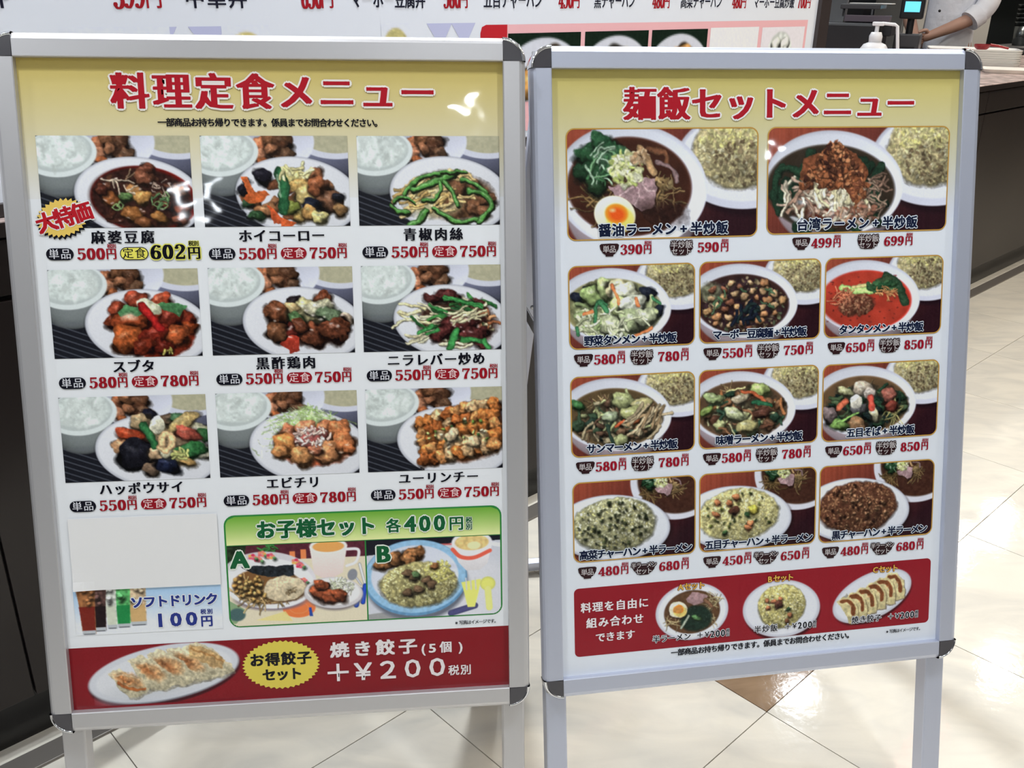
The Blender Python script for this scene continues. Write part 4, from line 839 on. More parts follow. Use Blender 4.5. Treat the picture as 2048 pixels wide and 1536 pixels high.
LX = [-275, -83, 106.5]; LY = [325, 164.3, 5]
foods = [(f_mapo, 'mapo tofu'), (f_hoi, 'pork, cabbage and carrot'), (f_pepper, 'green pepper and beef strips'), (f_subuta, 'sweet and sour pork'), (f_kurozu, 'black vinegar chicken'), (f_nira, 'liver with leek and bean sprouts'), (f_happo, 'mixed vegetables with a quail egg'), (f_ebi, 'chilli prawns on shredded cabbage'), (f_yurin, 'sliced fried chicken')]
names = [('麻婆豆腐', -182, 19.6), ('ホイコーロー', 10, 17.9), ('青椒肉絲', 199, 19.6), ('スブタ', -180.5, 17.6), ('黒酢鶏肉', 7.5, 19.4), ('ニラレバー炒め', 199.5, 18.4), ('ハッポウサイ', -182, 17.8), ('エビチリ', 9.5, 17.8), ('ユーリンチー', 199, 18)]
prices = [('500', '602'), ('550', '750'), ('550', '750'), ('580', '780'), ('550', '750'), ('550', '750'), ('550', '750'), ('580', '780'), ('550', '750')]
def pill(k, x0, x1, y0, y1, col, z=0.):
    r = (y1-y0)/2; A = [math.pi/2+math.pi*i/10 for i in range(11)]
    P = [(x0+r+r*math.cos(a), (y0+y1)/2+r*math.sin(a)) for a in A]+[(x1-r-r*math.cos(a), (y0+y1)/2-r*math.sin(a)) for a in A]; k.poly(P, col, z)
for q in range(9):
    cxi, row = q % 3, q//3; x0, y0 = LX[cxi], LY[row]; wv = (179.5, 178.3, 178)[cxi]
    c = Canvas(wv, 110, STEP_L, 100+q); base_set(c); c.begin(); foods[q][0](c); c.end(); c.build('food_picture', x0, y0, P1, ZP, label='picture of '+foods[q][1]+' with rice and soup')
    n, xc, pt = names[q]; yn = (203, 42.3, -115.7)[row]
    k = Ink(); k.text(n, xc, yn, 17 if row < 2 else 16.5, pt, TXT, bold=(.04, .006)); k.build('dish_name_lettering', P1, ZL)
    k = Ink(); a, b = prices[q]; yb = (174.6, 16.2, -143.6)[row]; px = x0+2.5; ym = yb+6.9
    if q == 0: yb = 176.4; ym = yb+7; px = -274.3
    pill(k, px, px+32.5, ym-7.3, ym+7.3, (24, 24, 32)); k.text('単品', px+16.3, ym, 13, 14, (200, 200, 206), bold=(.008, 0), z=.1)
    k.text(a, px+53, ym, 17.4, 11.3, (140, 24, 34), ser=True, sx=1.3); k.text('円', px+77, ym-.3, 15, 12, (140, 24, 34), sx=.86, bold=(.035, .005)); k.text('税別', px+78, ym+9.3, 5.6, 5.2, (140, 24, 34), bold=(.03, .02))
    if q == 0:
        pill(k, -187, -153, 175.4, 191.2, TXT); pill(k, -186, -154, 176.4, 190.2, (216, 208, 92), .1); k.text('定食', -170, ym, 13.5, 14.5, TXT, bold=(.01, 0), z=.2)
        k.text('602', -129.5, ym+1.6, 22, 14.6, TXT, ser=True, sx=1.3, halo=(214, 210, 100), hr=.07, z=.0); k.text('円', -98, ym-.3, 17, 15, TXT, sx=.95, bold=(.04, .01), halo=(214, 210, 100), hr=.07); k.text('税別', -98, ym+11.5, 6.4, 6.2, TXT, bold=(.03, .02), halo=(214, 210, 100), hr=.1)
    else:
        pill(k, px+88, px+120, ym-7.1, ym+7.1, (136, 26, 36)); k.text('定食', px+104, ym, 13, 14, (220, 190, 190), bold=(.008, 0), z=.1)
        k.text(b, px+140, ym, 17.4, 11.3, (140, 24, 34), ser=True, sx=1.3); k.text('円', px+164, ym-.3, 15, 12, (140, 24, 34), sx=.86, bold=(.035, .005)); k.text('税別', px+165, ym+9.3, 5.6, 5.2, (140, 24, 34), bold=(.03, .02))
    k.build('price_lettering', P1, ZL)
# starburst on the first picture
def burst(k, cx, cy, rx, ry, n, d, col, z=0., rot=0.):
    P = []
    for i in range(2*n):
        a = math.pi*i/n; f = 1 if i % 2 else 1-d; x, y = rx*f*math.cos(a), ry*f*math.sin(a); P.append((cx+x*math.cos(rot)-y*math.sin(rot), cy+x*math.sin(rot)+y*math.cos(rot)))
    k.poly(P, col, z)
k = Ink(); burst(k, -250.5, 225.5, 33, 24, 30, .14, TXT, 0, .3); burst(k, -251.5, 227.5, 32, 23, 30, .14, (214, 182, 92), .1, .3)
k.text('大特価', -249, 227.5, 25, 21.8, (168, 28, 38), bold=(.045, .03), halo=(226, 222, 220), hr=.06, rot=.28, z=.2); k.build('special_price_burst', P1, ZL+.0003, label='yellow starburst with red lettering')

# children's set panel
def rrect(x0, y0, x1, y1, r, n=6):
    P = []
    for cx, cy, a0 in ((x1-r, y1-r, 0), (x0+r, y1-r, 90), (x0+r, y0+r, 180), (x1-r, y0+r, 270)):
        P += [(cx+r*math.cos(R(a0+90*i/n)), cy+r*math.sin(R(a0+90*i/n))) for i in range(n+1)]
    return np.array(P)
GRN = (48, 124, 60)
k = Ink(); P = rrect(-82.5, -311, 282, -156.5, 14); k.poly(P, GRN)
P = rrect(-80.3, -308.8, 279.8, -158.7, 12); yy = np.clip((P[:, 1]+197.5)/38, 0, 1)[:, None]; colr = np.array((214, 220, 150))*(1-yy)+np.array((112, 162, 62))*yy
c0 = P.mean(0); n = len(P); hdr = [p for p in P if p[1] > -197]
H = np.array(hdr+[(-80.3, -197.2), (279.8, -197.2)]); H = H[np.argsort(np.arctan2(H[:, 1]+178, H[:, 0]-100))]
rows = np.linspace(-197.2, -158.7, 12)
for a, b in zip(rows[:-1], rows[1:]):
    def ext(y):
        d = max(0, y-(-158.7-12)); e = 12-math.sqrt(max(0, 144-d*d)) if d > 0 else 0; return -80.3+e, 279.8-e
    (l0, r0), (l1, r1) = ext(a), ext(b); f = lambda y: np.array((216, 222, 156))*(1-(y+197.2)/38.5)+np.array((104, 158, 58))*((y+197.2)/38.5)
    k.tri([(l0, a), (r0, a), (r1, b), (l1, b)], [(0, 1, 2), (0, 2, 3)], np.array([f(a), f(a), f(b), f(b)]), .12)
k.build('children_set_panel', P1, ZP-.0001, label='green rounded panel for the children\'s set')
c = Canvas(179, 111, STEP_L, 131); k_set_a(c); c.build('children_set_picture', -80.3, -198.2, P1, ZP+.0002, mask=lambda X, Y: (np.hypot(np.maximum(12-X, 0), np.maximum(Y-99, 0)) <= 12), label='picture of noodles, fried chicken and a cup of juice')
c = Canvas(179.2, 111, STEP_L, 132); k_set_b(c); c.build('children_set_picture', 100.6, -198.2, P1, ZP+.0002, mask=lambda X, Y: (np.hypot(np.maximum(X-167.2, 0), np.maximum(Y-99, 0)) <= 12), label='picture of fried rice on a blue rimmed plate')
k = Ink(); g1 = (26, 86, 50); hl = (214, 226, 206)
k.text('お子様セット', 36.5, -178.2, 26, 26.2, g1, bold=(.045, .03), halo=hl, hr=.07); k.text('各', 137.5, -179.3, 20, 20, g1, bold=(.03, .02), halo=hl, hr=.07)
k.text('400', 179, -177.6, 30, 19.5, g1, sx=1.0, bold=(.04, .02), halo=hl, hr=.06); k.text('円', 221, -179.5, 20.5, 20, g1, bold=(.03, .02), halo=hl, hr=.07); k.text('税', 238, -175.6, 9, 9, g1, bold=(.03, .02), halo=hl, hr=.07); k.text('別', 238, -184.6, 9, 9, g1, bold=(.03, .02), halo=hl, hr=.07)
k.text('A', -64.5, -216.8, 33, 33, g1, bold=(.055, .02), halo=hl, hr=.06); k.text('B', 123.4, -217.6, 32, 33, g1, bold=(.055, .02), halo=hl, hr=.06)
k.build('children_set_lettering', P1, ZL+.0002)
k = Ink(); k.text('※写真はイメージです。', 246.5, -320.3, 6.3, 5.35, TXT, bold=(.015, .008)); k.build('notice_lettering', P1, ZL)

# soft drinks
def drinks(c):
    g = np.clip(np.linspace(1.15, -.35, c.H), 0, 1)[:, None, None]; c.A[:] = np.array((214, 216, 223))*(1-g)+np.array((160, 190, 218))*g
    H = c.asp
    for x0, x1, xb0, xb1, yb, t, b in [(.355, .49, .375, .48, .285, (196, 172, 140), (196, 160, 106)), (.27, .385, .285, .37, .295, (90, 170, 100), (26, 120, 62)), (.20, .29, .215, .28, .30, (196, 200, 190), (196, 200, 180)), (.115, .225, .13, .205, .315, (84, 60, 56), (24, 14, 18)), (.02, .15, .045, .135, .335, (140, 92, 56), (110, 30, 24))]:
        c.poly([(x0, .0), (x1, .0), ((x1+xb1)/2, .1), (xb1, yb), (xb0, yb), ((x0+xb0)/2, .1)], t, tex=.25); c.poly([(x0+.012, .13), (x1-.012, .13), (xb1-.004, yb-.03), (xb0+.004, yb-.03)], b, .9)
        c.poly([(xb0, yb-.03), (xb1, yb-.03), (xb1, yb), (xb0, yb)], (176, 180, 184)); c.line([(xb0+.01, yb-.004), (xb1-.01, yb-.004)], .006, (60, 62, 66), 0)
        for _ in range(5): c.chunk(c.r.uniform(x0+.02, x1-.02), c.r.uniform(.01, .11), .016, np.clip(np.array(t)*1.3, 0, 255), gl=.4)
c = Canvas(187, 63, STEP_L, 140); drinks(c); c.build('drinks_picture', -278, -248, P1, ZP, label='picture of five glasses of soft drinks')
k = Ink(); NB = (40, 52, 124)
k.text('ソフトドリンク', -151, -269.3, 17, 15.9, NB, bold=(.04, .03), halo=(216, 220, 232), hr=.08); k.text('100', -150.8, -295, 26, 20, NB, sx=1.12, bold=(.04, .02), halo=(216, 218, 228), hr=.05); k.text('円', -111.5, -299.6, 16.5, 17, NB, bold=(.03, .02)); k.text('税別', -111, -286.3, 7.4, 8.4, NB, bold=(.03, .02))
k.build('drinks_lettering', P1, ZL)

# dumpling band
def gyoza(c):
    c.A[:] = RED
    for cx, cy, rx, ry, q in [(.505, .245, .48, .185, (60, 14, 22)), (.50, .225, .478, .186, (120, 122, 128)), (.50, .218, .476, .182, (196, 198, 204)), (.50, .222, .43, .15, (206, 207, 211))]: c.ell(cx, cy, rx, ry, q, -.16, .008)
    c.ell(.50, .30, .4, .09, (190, 192, 196), -.2, .04, .7)
    c.begin()
    for i, (x, y, r) in enumerate([(.83, .15, .10), (.72, .17, .12), (.60, .19, .12), (.48, .22, .12), (.35, .27, .125)]):
        P = [(x-.20, y-.10), (x-.12, y-.13), (x-.02, y-.07), (x+.09, y+.03), (x+.12, y+.08), (x+.02, y+.12), (x-.06, y+.11), (x-.14, y+.04)]
        if i == 4: P = [(.16, .205), (.22, .165), (.28, .21), (.36, .27), (.44, .31), (.41, .335), (.33, .375), (.27, .37), (.20, .29)]
        c.poly([(a+.01, b+.015) for a, b in P], (140, 132, 112), .6); c.poly(P, (204, 192, 156), sh=.25, tex=.1)
        cxp, cyp = np.mean(P, 0); c.ell(cxp-.02, cyp-.025, .10, .045, (206, 156, 104), .55, .02, .9, tex=.2, wob=.1); c.ell(cxp-.045, cyp-.03, .06, .02, (176, 104, 54), .6, .02, .75, tex=.4, wob=.2)
        c.line([(P[0][0]+.01, P[0][1]+.01), (P[2][0], P[2][1]+.012), (P[3][0], P[3][1]+.01)], .007, (224, 200, 160), 0, .7)
    c.line([(.21, .27), (.29, .32), (.38, .325)], .02, (176, 96, 44), .1, .8); c.poly([(.67, .04), (.73, .05), (.90, .15), (.86, .21), (.66, .12)], (206, 166, 108), sh=.2, tex=.15); c.line([(.68, .06), (.80, .12), (.88, .16)], .012, (186, 130, 70), 0, .7); c.end(.007, .15)
c = Canvas(206, 87, STEP_L, 150); gyoza(c)
c.build('dumpling_picture', -274, -324.2, P1, ZP, mask=lambda X, Y: (Y > 4.3) | ((((X-103)*math.cos(.16)-(Y-45)*math.sin(.16))/97.5)**2+(((X-103)*math.sin(.16)+(Y-45)*math.cos(.16))/37.3)**2 < 1), label='picture of fried dumplings on an oval plate')
k = Ink(); burst(k, -18, -366.6, 51.5, 34.8, 42, .07, (204, 186, 78))
k.text('お得餃子', -18.5, -358.8, 19.5, 20.8, TXT, bold=(.04, .03), z=.1); k.text('セット', -17, -380.7, 18.5, 17.5, TXT, bold=(.04, .03), z=.1); k.build('value_set_burst', P1, ZL, label='yellow starburst with black lettering')
k = Ink(); wt = (214, 206, 206)
k.text('焼き餃子', 106, -350.6, 23, 30.6, wt, sx=1.12, bold=(.04, .03)); k.text('(', 173, -354.5, 18, 12, wt, bold=(.03, .01)); k.text('5', 185, -354.8, 17.5, 12, wt, sx=1.3, bold=(.03, .02)); k.text('個', 203.5, -354.5, 17, 17, wt, bold=(.03, .02)); k.text(')', 223.5, -354.5, 18, 12, wt, bold=(.03, .01))
k.text('＋￥２００', 124, -383.3, 33, 33.5, wt, sx=1.12, bold=(.022, .02)); k.text('税別', 222, -389, 15.5, 16.6, wt, bold=(.02, .015)); k.build('dumpling_lettering', P1, ZL)
# blank slip stuck over one menu item, one corner lifting
V = []; F = []; nx, ny = 14, 8
for j in range(ny+1):
    for i in range(nx+1):
        u, v = i/nx, j/ny; x = (-276.2+186*u)*.001; yv = (-249.4+96.8*v)*.001+(.0)*u
        lift = .0025*max(0, 1-math.hypot(u*8, v*6)); V.append((x, yv, ZL+.0008+lift))
for j in range(ny):
    for i in range(nx): a = j*(nx+1)+i; F.append((a, a+1, a+nx+2, a+nx+1))
b = MB(); b.add(V, F, False); sl = b.build('paper_slip', mat('blank_white_paper', (.80, .79, .78), .8), P1); sl['label'] = 'blank white paper slip covering one item'
so = sl.modifiers.new('thick', 'SOLIDIFY'); so.thickness = .0002

# ---- print: poster 2
k = Ink(); k.rect(-hxm, 215, hxm, hym, (206, 210, 222), (182, 166, 84), n=14); k.rect(-hxm, -hym, hxm, 215, (208, 212, 226)); k.build('background_print', P2, ZB, label='yellow to white ground')
k = Ink(); k.text('麺飯セットメニュー', 15.5, 370, 45, 46.5, (158, 26, 38), bold=(.045, .008), halo=(222, 216, 214), hr=.055); k.build('title_lettering', P2, ZL, label='large red title lettering with a white edge')
def bowl_icon(k, x, y, w_, h_, col):
    P = [(x-w_/2, y+h_*.38), (x-w_*.42, y+h_*.48), (x, y+h_*.5), (x+w_*.42, y+h_*.48), (x+w_/2, y+h_*.38), (x+w_*.46, y+h_*.05), (x+w_*.33, y-h_*.25), (x+w_*.2, y-h_*.38), (x+w_*.2, y-h_*.5), (x-w_*.2, y-h_*.5), (x-w_*.2, y-h_*.38), (x-w_*.33, y-h_*.25), (x-w_*.46, y+h_*.05)]
    k.poly(P, col)
RP = [('shoyu', g_shoyu, -270.6, 340.2, 265, 144, '醤油ラーメン+半炒飯', '390', '590', 1, 'soy ramen'), ('tw', g_taiwan, 8.4, 340.2, 269, 142.6, '台湾ラーメン+半炒飯', '499', '699', 1, 'spicy minced meat ramen'),
      ('A2', g_yasai, -270.6, 162.2, 176, 111, '野菜タンメン+半炒飯', '580', '780', 1, 'vegetable noodle soup'), ('B2', g_mabo, -87.5, 162.7, 177, 111, 'マーボー豆腐麺+半炒飯', '550', '750', 1, 'mapo tofu noodles'), ('C2', g_tantan, 96.4, 162.4, 179.5, 111, 'タンタンメン+半炒飯', '650', '850', 1, 'red sesame noodles'),
      ('A3', g_sanma, -270.3, 13.4, 176, 111, 'サンマーメン+半炒飯', '580', '780', 1, 'bean sprout noodle soup'), ('B3', g_miso, -87.5, 13.8, 177, 111, '味噌ラーメン+半炒飯', '580', '780', 1, 'miso ramen'), ('C3', g_gomoku, 96.4, 12.8, 180, 111, '五目そば+半炒飯', '650', '850', 1, 'mixed topping noodles'),
      ('A4', g_takana, -269.8, -133.8, 177, 114, '高菜チャーハン+半ラーメン', '480', '680', 2, 'fried rice with greens'), ('B4', g_gomokuc, -86.5, -133.6, 176, 114, '五目チャーハン+半ラーメン', '450', '650', 2, 'yellow mixed fried rice'), ('C4', g_kuro, 95.4, -134.4, 180, 114, '黒チャーハン+半ラーメン', '480', '680', 2, 'dark brown fried rice')]
DB = (46, 28, 30)
for q, (_, fn, x0, y0, wd, ht, nm, pa, pb, kind, desc) in enumerate(RP):
    c = Canvas(wd, ht, STEP_R, 200+q); fn(c); c.end(.006, .17)
    c.build('food_picture', x0, y0, P2, ZP, radius=11, label='picture of '+desc)
    k = Ink(); P = rrect(x0+.3, y0-ht+.3, x0+wd-.3, y0-.3, 11, 8); k.line(P, 1.7, (176, 136, 66), closed=True); k.build('gold_border', P2, ZP+.0002)
    big = q < 2; n = len(nm)
    if big: em, pt, xc, yc = 17.6, 18.2, x0+(132.5, 133.8)[q], y0-ht+11.8
    else:
        em = 14.2; pt = {10: 12.95, 11: 12.5, 9: 12.9, 8: 13.3, 13: 12.55, 12: 12.6}[n]; pt = 12.6 if kind == 2 else pt
        xc = x0+{'A2': 85, 'B2': 88, 'C2': 87, 'A3': 86, 'B3': 89, 'C3': 91, 'A4': 90, 'B4': 90, 'C4': 96}[_]; yc = y0-ht+(10.4 if kind == 1 else 9.6)
    k = Ink(); k.text(nm, xc, yc, em, pt, TXN, bold=(.035, .028), halo=(206, 212, 226), hr=.075); k.build('dish_name_lettering', P2, ZL+.0002)
    # price line
    k = Ink(); sc = 1. if not big else 1.0
    if big:
        ym = y0-ht-13.6; xs = x0+(56.6, 51)[q]; xa = x0+(87, 81)[q]; ya = x0+(109.5, 104)[q]; xb = x0+(157, 151)[q]; xc2 = x0+(195, 190)[q]; yc2 = x0+(218.5, 213)[q]
    else:
        ym = y0-ht-15.2-(.6 if kind == 2 else 0); xs = x0+19; xa = x0+48.5; ya = x0+71.5; xb = x0+100.5; xc2 = x0+138.8; yc2 = x0+162
        if kind == 2: xa += 1.5; ya += 1.5; xb += .5; xc2 -= .3
    bowl_icon(k, xs, ym, 26.8, 17, DB); k.text('単品', xs, ym+.8, 10.3, 9.2, (190, 184, 184), sx=.95, bold=(.006, 0), z=.1)
    k.text(pa, xa, ym, 16.4, 10.4, MAR, ser=True, sx=1.28); k.text('円', ya, ym-.4, 14, 12, MAR, sx=.84, bold=(.035, .005)); k.text('税別', ya+.6, ym+8.3, 5.2, 4.9, MAR, bold=(.03, .02))
    bowl_icon(k, xb, ym-3.2, 33, 13.5, DB)
    l1 = '半炒飯' if kind == 1 else '半ラーメン'
    k.text(l1, xb, ym+4.3, 10.6 if kind == 1 else 9.2, 10.4 if kind == 1 else 7.4, (190, 184, 184), bold=(.006, 0), halo=DB, hr=.16, z=.05, sx=1. if kind == 1 else .86); k.text('セット', xb, ym-4.4, 9.8, 9.6 if kind == 1 else 8, (190, 184, 184), bold=(.006, 0), halo=DB, hr=.12, z=.05)
    k.text(pb, xc2, ym, 16.4, 10.4, MAR, ser=True, sx=1.28); k.text('円', yc2, ym-.4, 14, 12, MAR, sx=.84, bold=(.035, .005)); k.text('税別', yc2+.6, ym+8.3, 5.2, 4.9, MAR, bold=(.03, .02))
    k.build('price_lettering', P2, ZL)
# set panel at the foot
RED2 = (134, 28, 38)
k = Ink(); k.poly(rrect(-270.5, -387, 276.5, -286, 7), RED2); k.build('red_set_panel', P2, ZP-.0002, label='red rounded panel with three side sets')
def plate_a(c):
    c.A[:] = RED2; c.ell(.5, .385, .455, .36, (60, 14, 20), .0, .02, .6); c.ell(.5, .37, .46, .36, (190, 192, 202), 0, .008); c.ell(.5, .37, .43, .335, (214, 216, 224), 0, .02); c.ell(.5, .375, .355, .275, (86, 60, 40), 0, .012, tex=.1); c.begin()
    noodles(c, .75, .25, .09, .1, 20, (190, 170, 120)); noodles(c, .74, .45, .08, .09, 14, (190, 170, 120)); noodles(c, .25, .5, .08, .08, 10, (190, 170, 120))
    c.ell(.55, .46, .20, .16, (26, 46, 36), 0, .03, tex=.2); c.poly([(.42, .20), (.50, .12), (.60, .14), (.70, .20), (.62, .28), (.52, .30), (.44, .25)], (176, 138, 140), sh=.1, tex=.06)
    c.line([(.66, .24), (.74, .32)], .05, (120, 84, 60)); c.line([(.36, .56), (.46, .42)], .03, (150, 160, 140)); c.chunk(.56, .45, .06, (90, 140, 80), rot=.4, asp=.4); egg(c, .32, .33, .12); c.ell(.32, .33, .06, .04, (206, 136, 60), 0, .01); c.end(.006, .12)
def plate_b(c):
    c.A[:] = RED2; c.ell(.51, .42, .455, .34, (60, 14, 20), .08, .02, .8); c.ell(.5, .385, .46, .335, (186, 188, 198), .08, .008); c.ell(.5, .38, .43, .31, (210, 212, 220), .08, .02)
    c.begin(); fried(c, .50, .35, .275, .255, [(222, 212, 140), (206, 196, 120), (230, 222, 170)], (180, 168, 100), 420, 1.2)
    for x, y in [(.33, .27), (.40, .29), (.48, .26), (.34, .36), (.60, .47)]: c.chunk(x, y, .03, (216, 130, 84), gl=.2)
    c.chunk(.46, .33, .05, (104, 60, 46), gl=.1); c.chunk(.58, .40, .03, (50, 80, 50), gl=.1); c.chunk(.57, .53, .03, (130, 80, 50), gl=.1); c.end(.006, .15)
def plate_c(c):
    c.A[:] = RED2; c.ell(.51, .36, .48, .27, (60, 14, 20), -.34, .02, .8); c.ell(.5, .335, .485, .265, (186, 188, 198), -.34, .008); c.ell(.5, .33, .455, .24, (208, 210, 218), -.34, .02)
    c.begin(); c.poly([(.12, .33), (.2, .28), (.30, .42), (.32, .52), (.2, .47)], (150, 146, 130), .7, tex=.2)
    for i in range(6):
        x = .77-.11*i; y = .20+.045*i
        P = [(x-.14, y-.06), (x-.08, y-.11), (x+.02, y-.10), (x+.09, y-.02), (x+.12, y+.08), (x+.115, y+.20), (x+.01, y+.21), (x-.01, y+.12), (x-.06, y+.04)]
        c.poly([(a+.012, b+.012) for a, b in P], (110, 92, 66), .7); c.poly(P, (220, 204, 146), sh=.15, tex=.08); c.line([(x-.08, y-.06), (x, y-.055), (x+.055, y+.02), (x+.065, y+.10)], .048, (140, 76, 40), -.1, .8); c.line([(x-.02, y-.03), (x+.03, y+.03), (x+.03, y+.12)], .012, (236, 222, 170), 0, .6); c.star(x+.02, y, .014, (226, 170, 110))
    c.end(.006, .12)
for fn, x0, y0, wd, ht, sd, ds in [(plate_a, -156, -291.5, 118, 87, 301, 'half ramen bowl'), (plate_b, -25, -293.5, 130, 93, 302, 'half fried rice plate'), (plate_c, 116, -292, 134, 88, 303, 'fried dumplings plate')]:
    c = Canvas(wd, ht, STEP_R, sd); fn(c); c.build('set_picture', x0, y0, P2, ZP, label='picture of a '+ds)
k = Ink(); wt = (222, 212, 214)
k.text('料理を自由に', -211.5, -315.2, 15.6, 16.8, wt, bold=(.03, .015)); k.text('組み合わせ', -211.5, -338.5, 15.8, 17.2, wt, bold=(.03, .015)); k.text('できます', -211.5, -361, 14.8, 14.6, wt, bold=(.03, .015)); k.build('set_intro_lettering', P2, ZL)
k = Ink(); ye = (206, 162, 74)
for tx, xc in (('Aセット', -99), ('Bセット', 36.5), ('Cセット', 202)): k.text(tx, xc, -296.6, 11.8, 10.4, ye, bold=(.03, .02), halo=(96, 30, 20), hr=.06)
for tx, xc, pt, xq in (('半ラーメン', -128, 11.6, -62), ('半炒飯', 15.5, 12.6, 73), ('焼き餃子', 174.5, 12.2, 237)):
    k.text(tx, xc, -371.8, 11.6, pt, TXT, bold=(.02, .01), halo=(214, 214, 222), hr=.07); k.text('＋￥', xq-18, -371.6, 10.8, 10.5, TXT, bold=(.02, .01), halo=(214, 214, 222), hr=.07)
    k.text('200', xq+3.5, -371.6, 14, 8, TXT, bold=(.03, .01), halo=(214, 214, 222), hr=.06, sx=.9); k.text('税', xq+19, -368.6, 5.6, 6, TXT, bold=(.02, .02), halo=(214, 214, 222), hr=.08); k.text('別', xq+19, -374.6, 5.6, 6, TXT, bold=(.02, .02), halo=(214, 214, 222), hr=.08)
k.build('set_lettering', P2, ZL+.0002)
k = Ink(); k.text('一部商品お持ち帰りできます。係員までお問合わせください。', 12.5, -394.9, 10.9, 10.1, TXT, bold=(.03, .02)); k.build('notice_lettering', P2, ZL)
k = Ink(); k.text('※写真はイメージです。', 237, -395.4, 6.3, 5.35, TXT, bold=(.015, .008)); k.build('notice_lettering', P2, ZL)

# ------------------------------------------------------------------ things on and behind the counter
def W(s, y, z=.893): return CM @ Vector((s, y, z))
BLKP = mat('black_plastic', (.012, .012, .014), .35); BLKG = mat('charcoal_plastic', (.05, .05, .055), .3); WHP = mat('white_plastic', (.78, .78, .80), .3); WHC = mat('white_ceramic', (.80, .78, .74), .2, coat=.4)
LAB = mat('white_label', (.6, .6, .62), .5); GREYP = mat('grey_plastic', (.13, .13, .14), .4); CUPM = mat('dark_steel', (.16, .18, .19), .25, metal=.9); STEEL = mat('steel', (.5, .52, .54), .22, metal=1.)
FC = R(-27)
# register: drawer, sloped display seen from behind, receipt shelf
t = empty('cash_register', W(2.27, .50), FC); tag(t, 'black cash register with a sloped grey display beside the end of the long wall menu', 'cash register')
MB().box(-.26, .16, -.13, .12, .0, .10, .006).build('cash_drawer', BLKP, t)
MB().box(-.25, .15, -.12, .11, .102, .212, .01).build('register_body', BLKP, t)
q = MB().box(-.16, -.07, -.1245, -.120, .118, .142, .0005).build('price_label', LAB, t); MB().box(-.158, -.072, -.1255, -.1245, .131, .138).build('barcode_strip', BLKP, q)
b = MB(); b.prism([(-.02, .165), (.11, .165), (.15, .50), (.10, .50)], 0, -.25, -.02); b.build('customer_display', GREYP, t)
b = MB(); b.prism([(-.035, .165), (-.02, .165), (.105, .50), (.085, .50)], 0, -.26, -.01); b.build('display_bezel', BLKP, t)
MB().box(-.02, .13, -.06, .12, .262, .280, .003).build('receipt_shelf', BLKG, t); MB().box(.06, .09, .0, .05, .165, .262).build('shelf_post', BLKP, t)
q = MB().box(.01, .17, -.05, .05, .281, .284, .0008).build('paper_slips', mat('receipt_paper', (.7, .7, .68), .7), t)
MB().box(.0, .17, -.055, .0, .215, .240, .002).build('printer_slot', mat('dull_purple_plastic', (.10, .08, .10), .4), t); MB().box(-.0, .18, -.04, .10, .165, .214, .003).build('receipt_printer', BLKP, t)
t = empty('card_terminal', W(2.57, .37), FC); tag(t, 'small black payment terminal with a lit cyan screen above a black box', 'card reader')
MB().box(-.05, .05, -.05, .05, 0, .168, .005).build('printer_box', BLKG, t); MB().box(-.035, .035, -.0515, -.0502, .11, .12).build('paper_slot', BLKP, t); MB().tube([(0, 0, .165), (0, 0, .24)], .014).build('post', BLKP, t)
MB().box(-.045, .045, -.03, .012, .225, .33, .006).build('terminal_body', BLKP, t); MB().box(-.029, .030, -.0315, -.0302, .252, .292).build('lit_screen', mat('cyan_lit_screen', (.1, .4, .5), .3, emit=((.13, .62, .92), 1.1)), t)
# pump bottle
t = empty('pump_bottle', W(2.07, .27), FC); tag(t, 'white pump bottle with a long bent spout in front of the register', 'bottle')
MB().lathe([(0, 0), (.048, 0), (.052, .006), (.053, .10), (.050, .128), (.040, .143), (.024, .150), (.018, .152), (.0, .152)], 28).build('bottle_body', WHP, t)
MB().lathe([(.0, .150), (.023, .150), (.024, .172), (.018, .186), (.0, .186)], 20).build('collar', WHP, t)
MB().tube([(0, 0, .18), (0, 0, .214)], .0075).build('pump_stem', WHP, t); MB().box(-.018, .024, -.012, .012, .208, .222, .004).build('pump_head', WHP, t)
MB().tube([(.015, 0, .217), (.06, 0, .214), (.070, 0, .208), (.085, 0, .120), (.087, 0, .10)], [.006, .006, .006, .006, .005]).build('spout', WHP, t)
# tray stack: each tray its own thing
def tray_mesh(sx, sy, h):
    b = bmesh.new(); n = 6
    def loop(x, y, z, r): 
        out = []
        for cx, cy, a0 in ((x-r, y-r, 0), (-x+r, y-r, 90), (-x+r, -y+r, 180), (x-r, -y+r, 270)):
            for i in range(n+1): a = R(a0+90*i/n); out.append(b.verts.new((cx+r*math.cos(a), cy+r*math.sin(a), z)))
        return out
    L = [loop(sx-.012, sy-.012, 0, .03), loop(sx, sy, h, .035), loop(sx-.004, sy-.004, h+.0005, .033), loop(sx-.018, sy-.018, .004, .026)]
    m = len(L[0]); b.faces.new(L[0][::-1]); b.faces.new(L[3])
    for a, c in zip(L[:-1], L[1:]):
        for i in range(m): b.faces.new((a[i], a[(i+1) % m], c[(i+1) % m], c[i]))
    me = bpy.data.meshes.new('tray'); bmesh.ops.recalc_face_normals(b, faces=b.faces); b.to_mesh(me); b.free(); return me
tm = tray_mesh(.205, .13, .018); tm.materials.append(WHC); NTR = 8
for i in range(NTR):
    o = bpy.data.objects.new('serving_tray', tm); COL.objects.link(o); o.location = W(3.42, .42, .8935+i*.0098); o.rotation_euler = (0, 0, R(-20)+random.uniform(-.01, .01))
    tag(o, 'white rectangular tray, topmost of the stack, with the red ladle in it' if i == NTR-1 else ('white rectangular tray at the bottom of the tray stack' if i == 0 else 'white rectangular tray, %s from the bottom of the stack of eight' % ('', 'second', 'third', 'fourth', 'fifth', 'sixth', 'seventh')[i]), 'tray', 'white trays stacked on the counter')
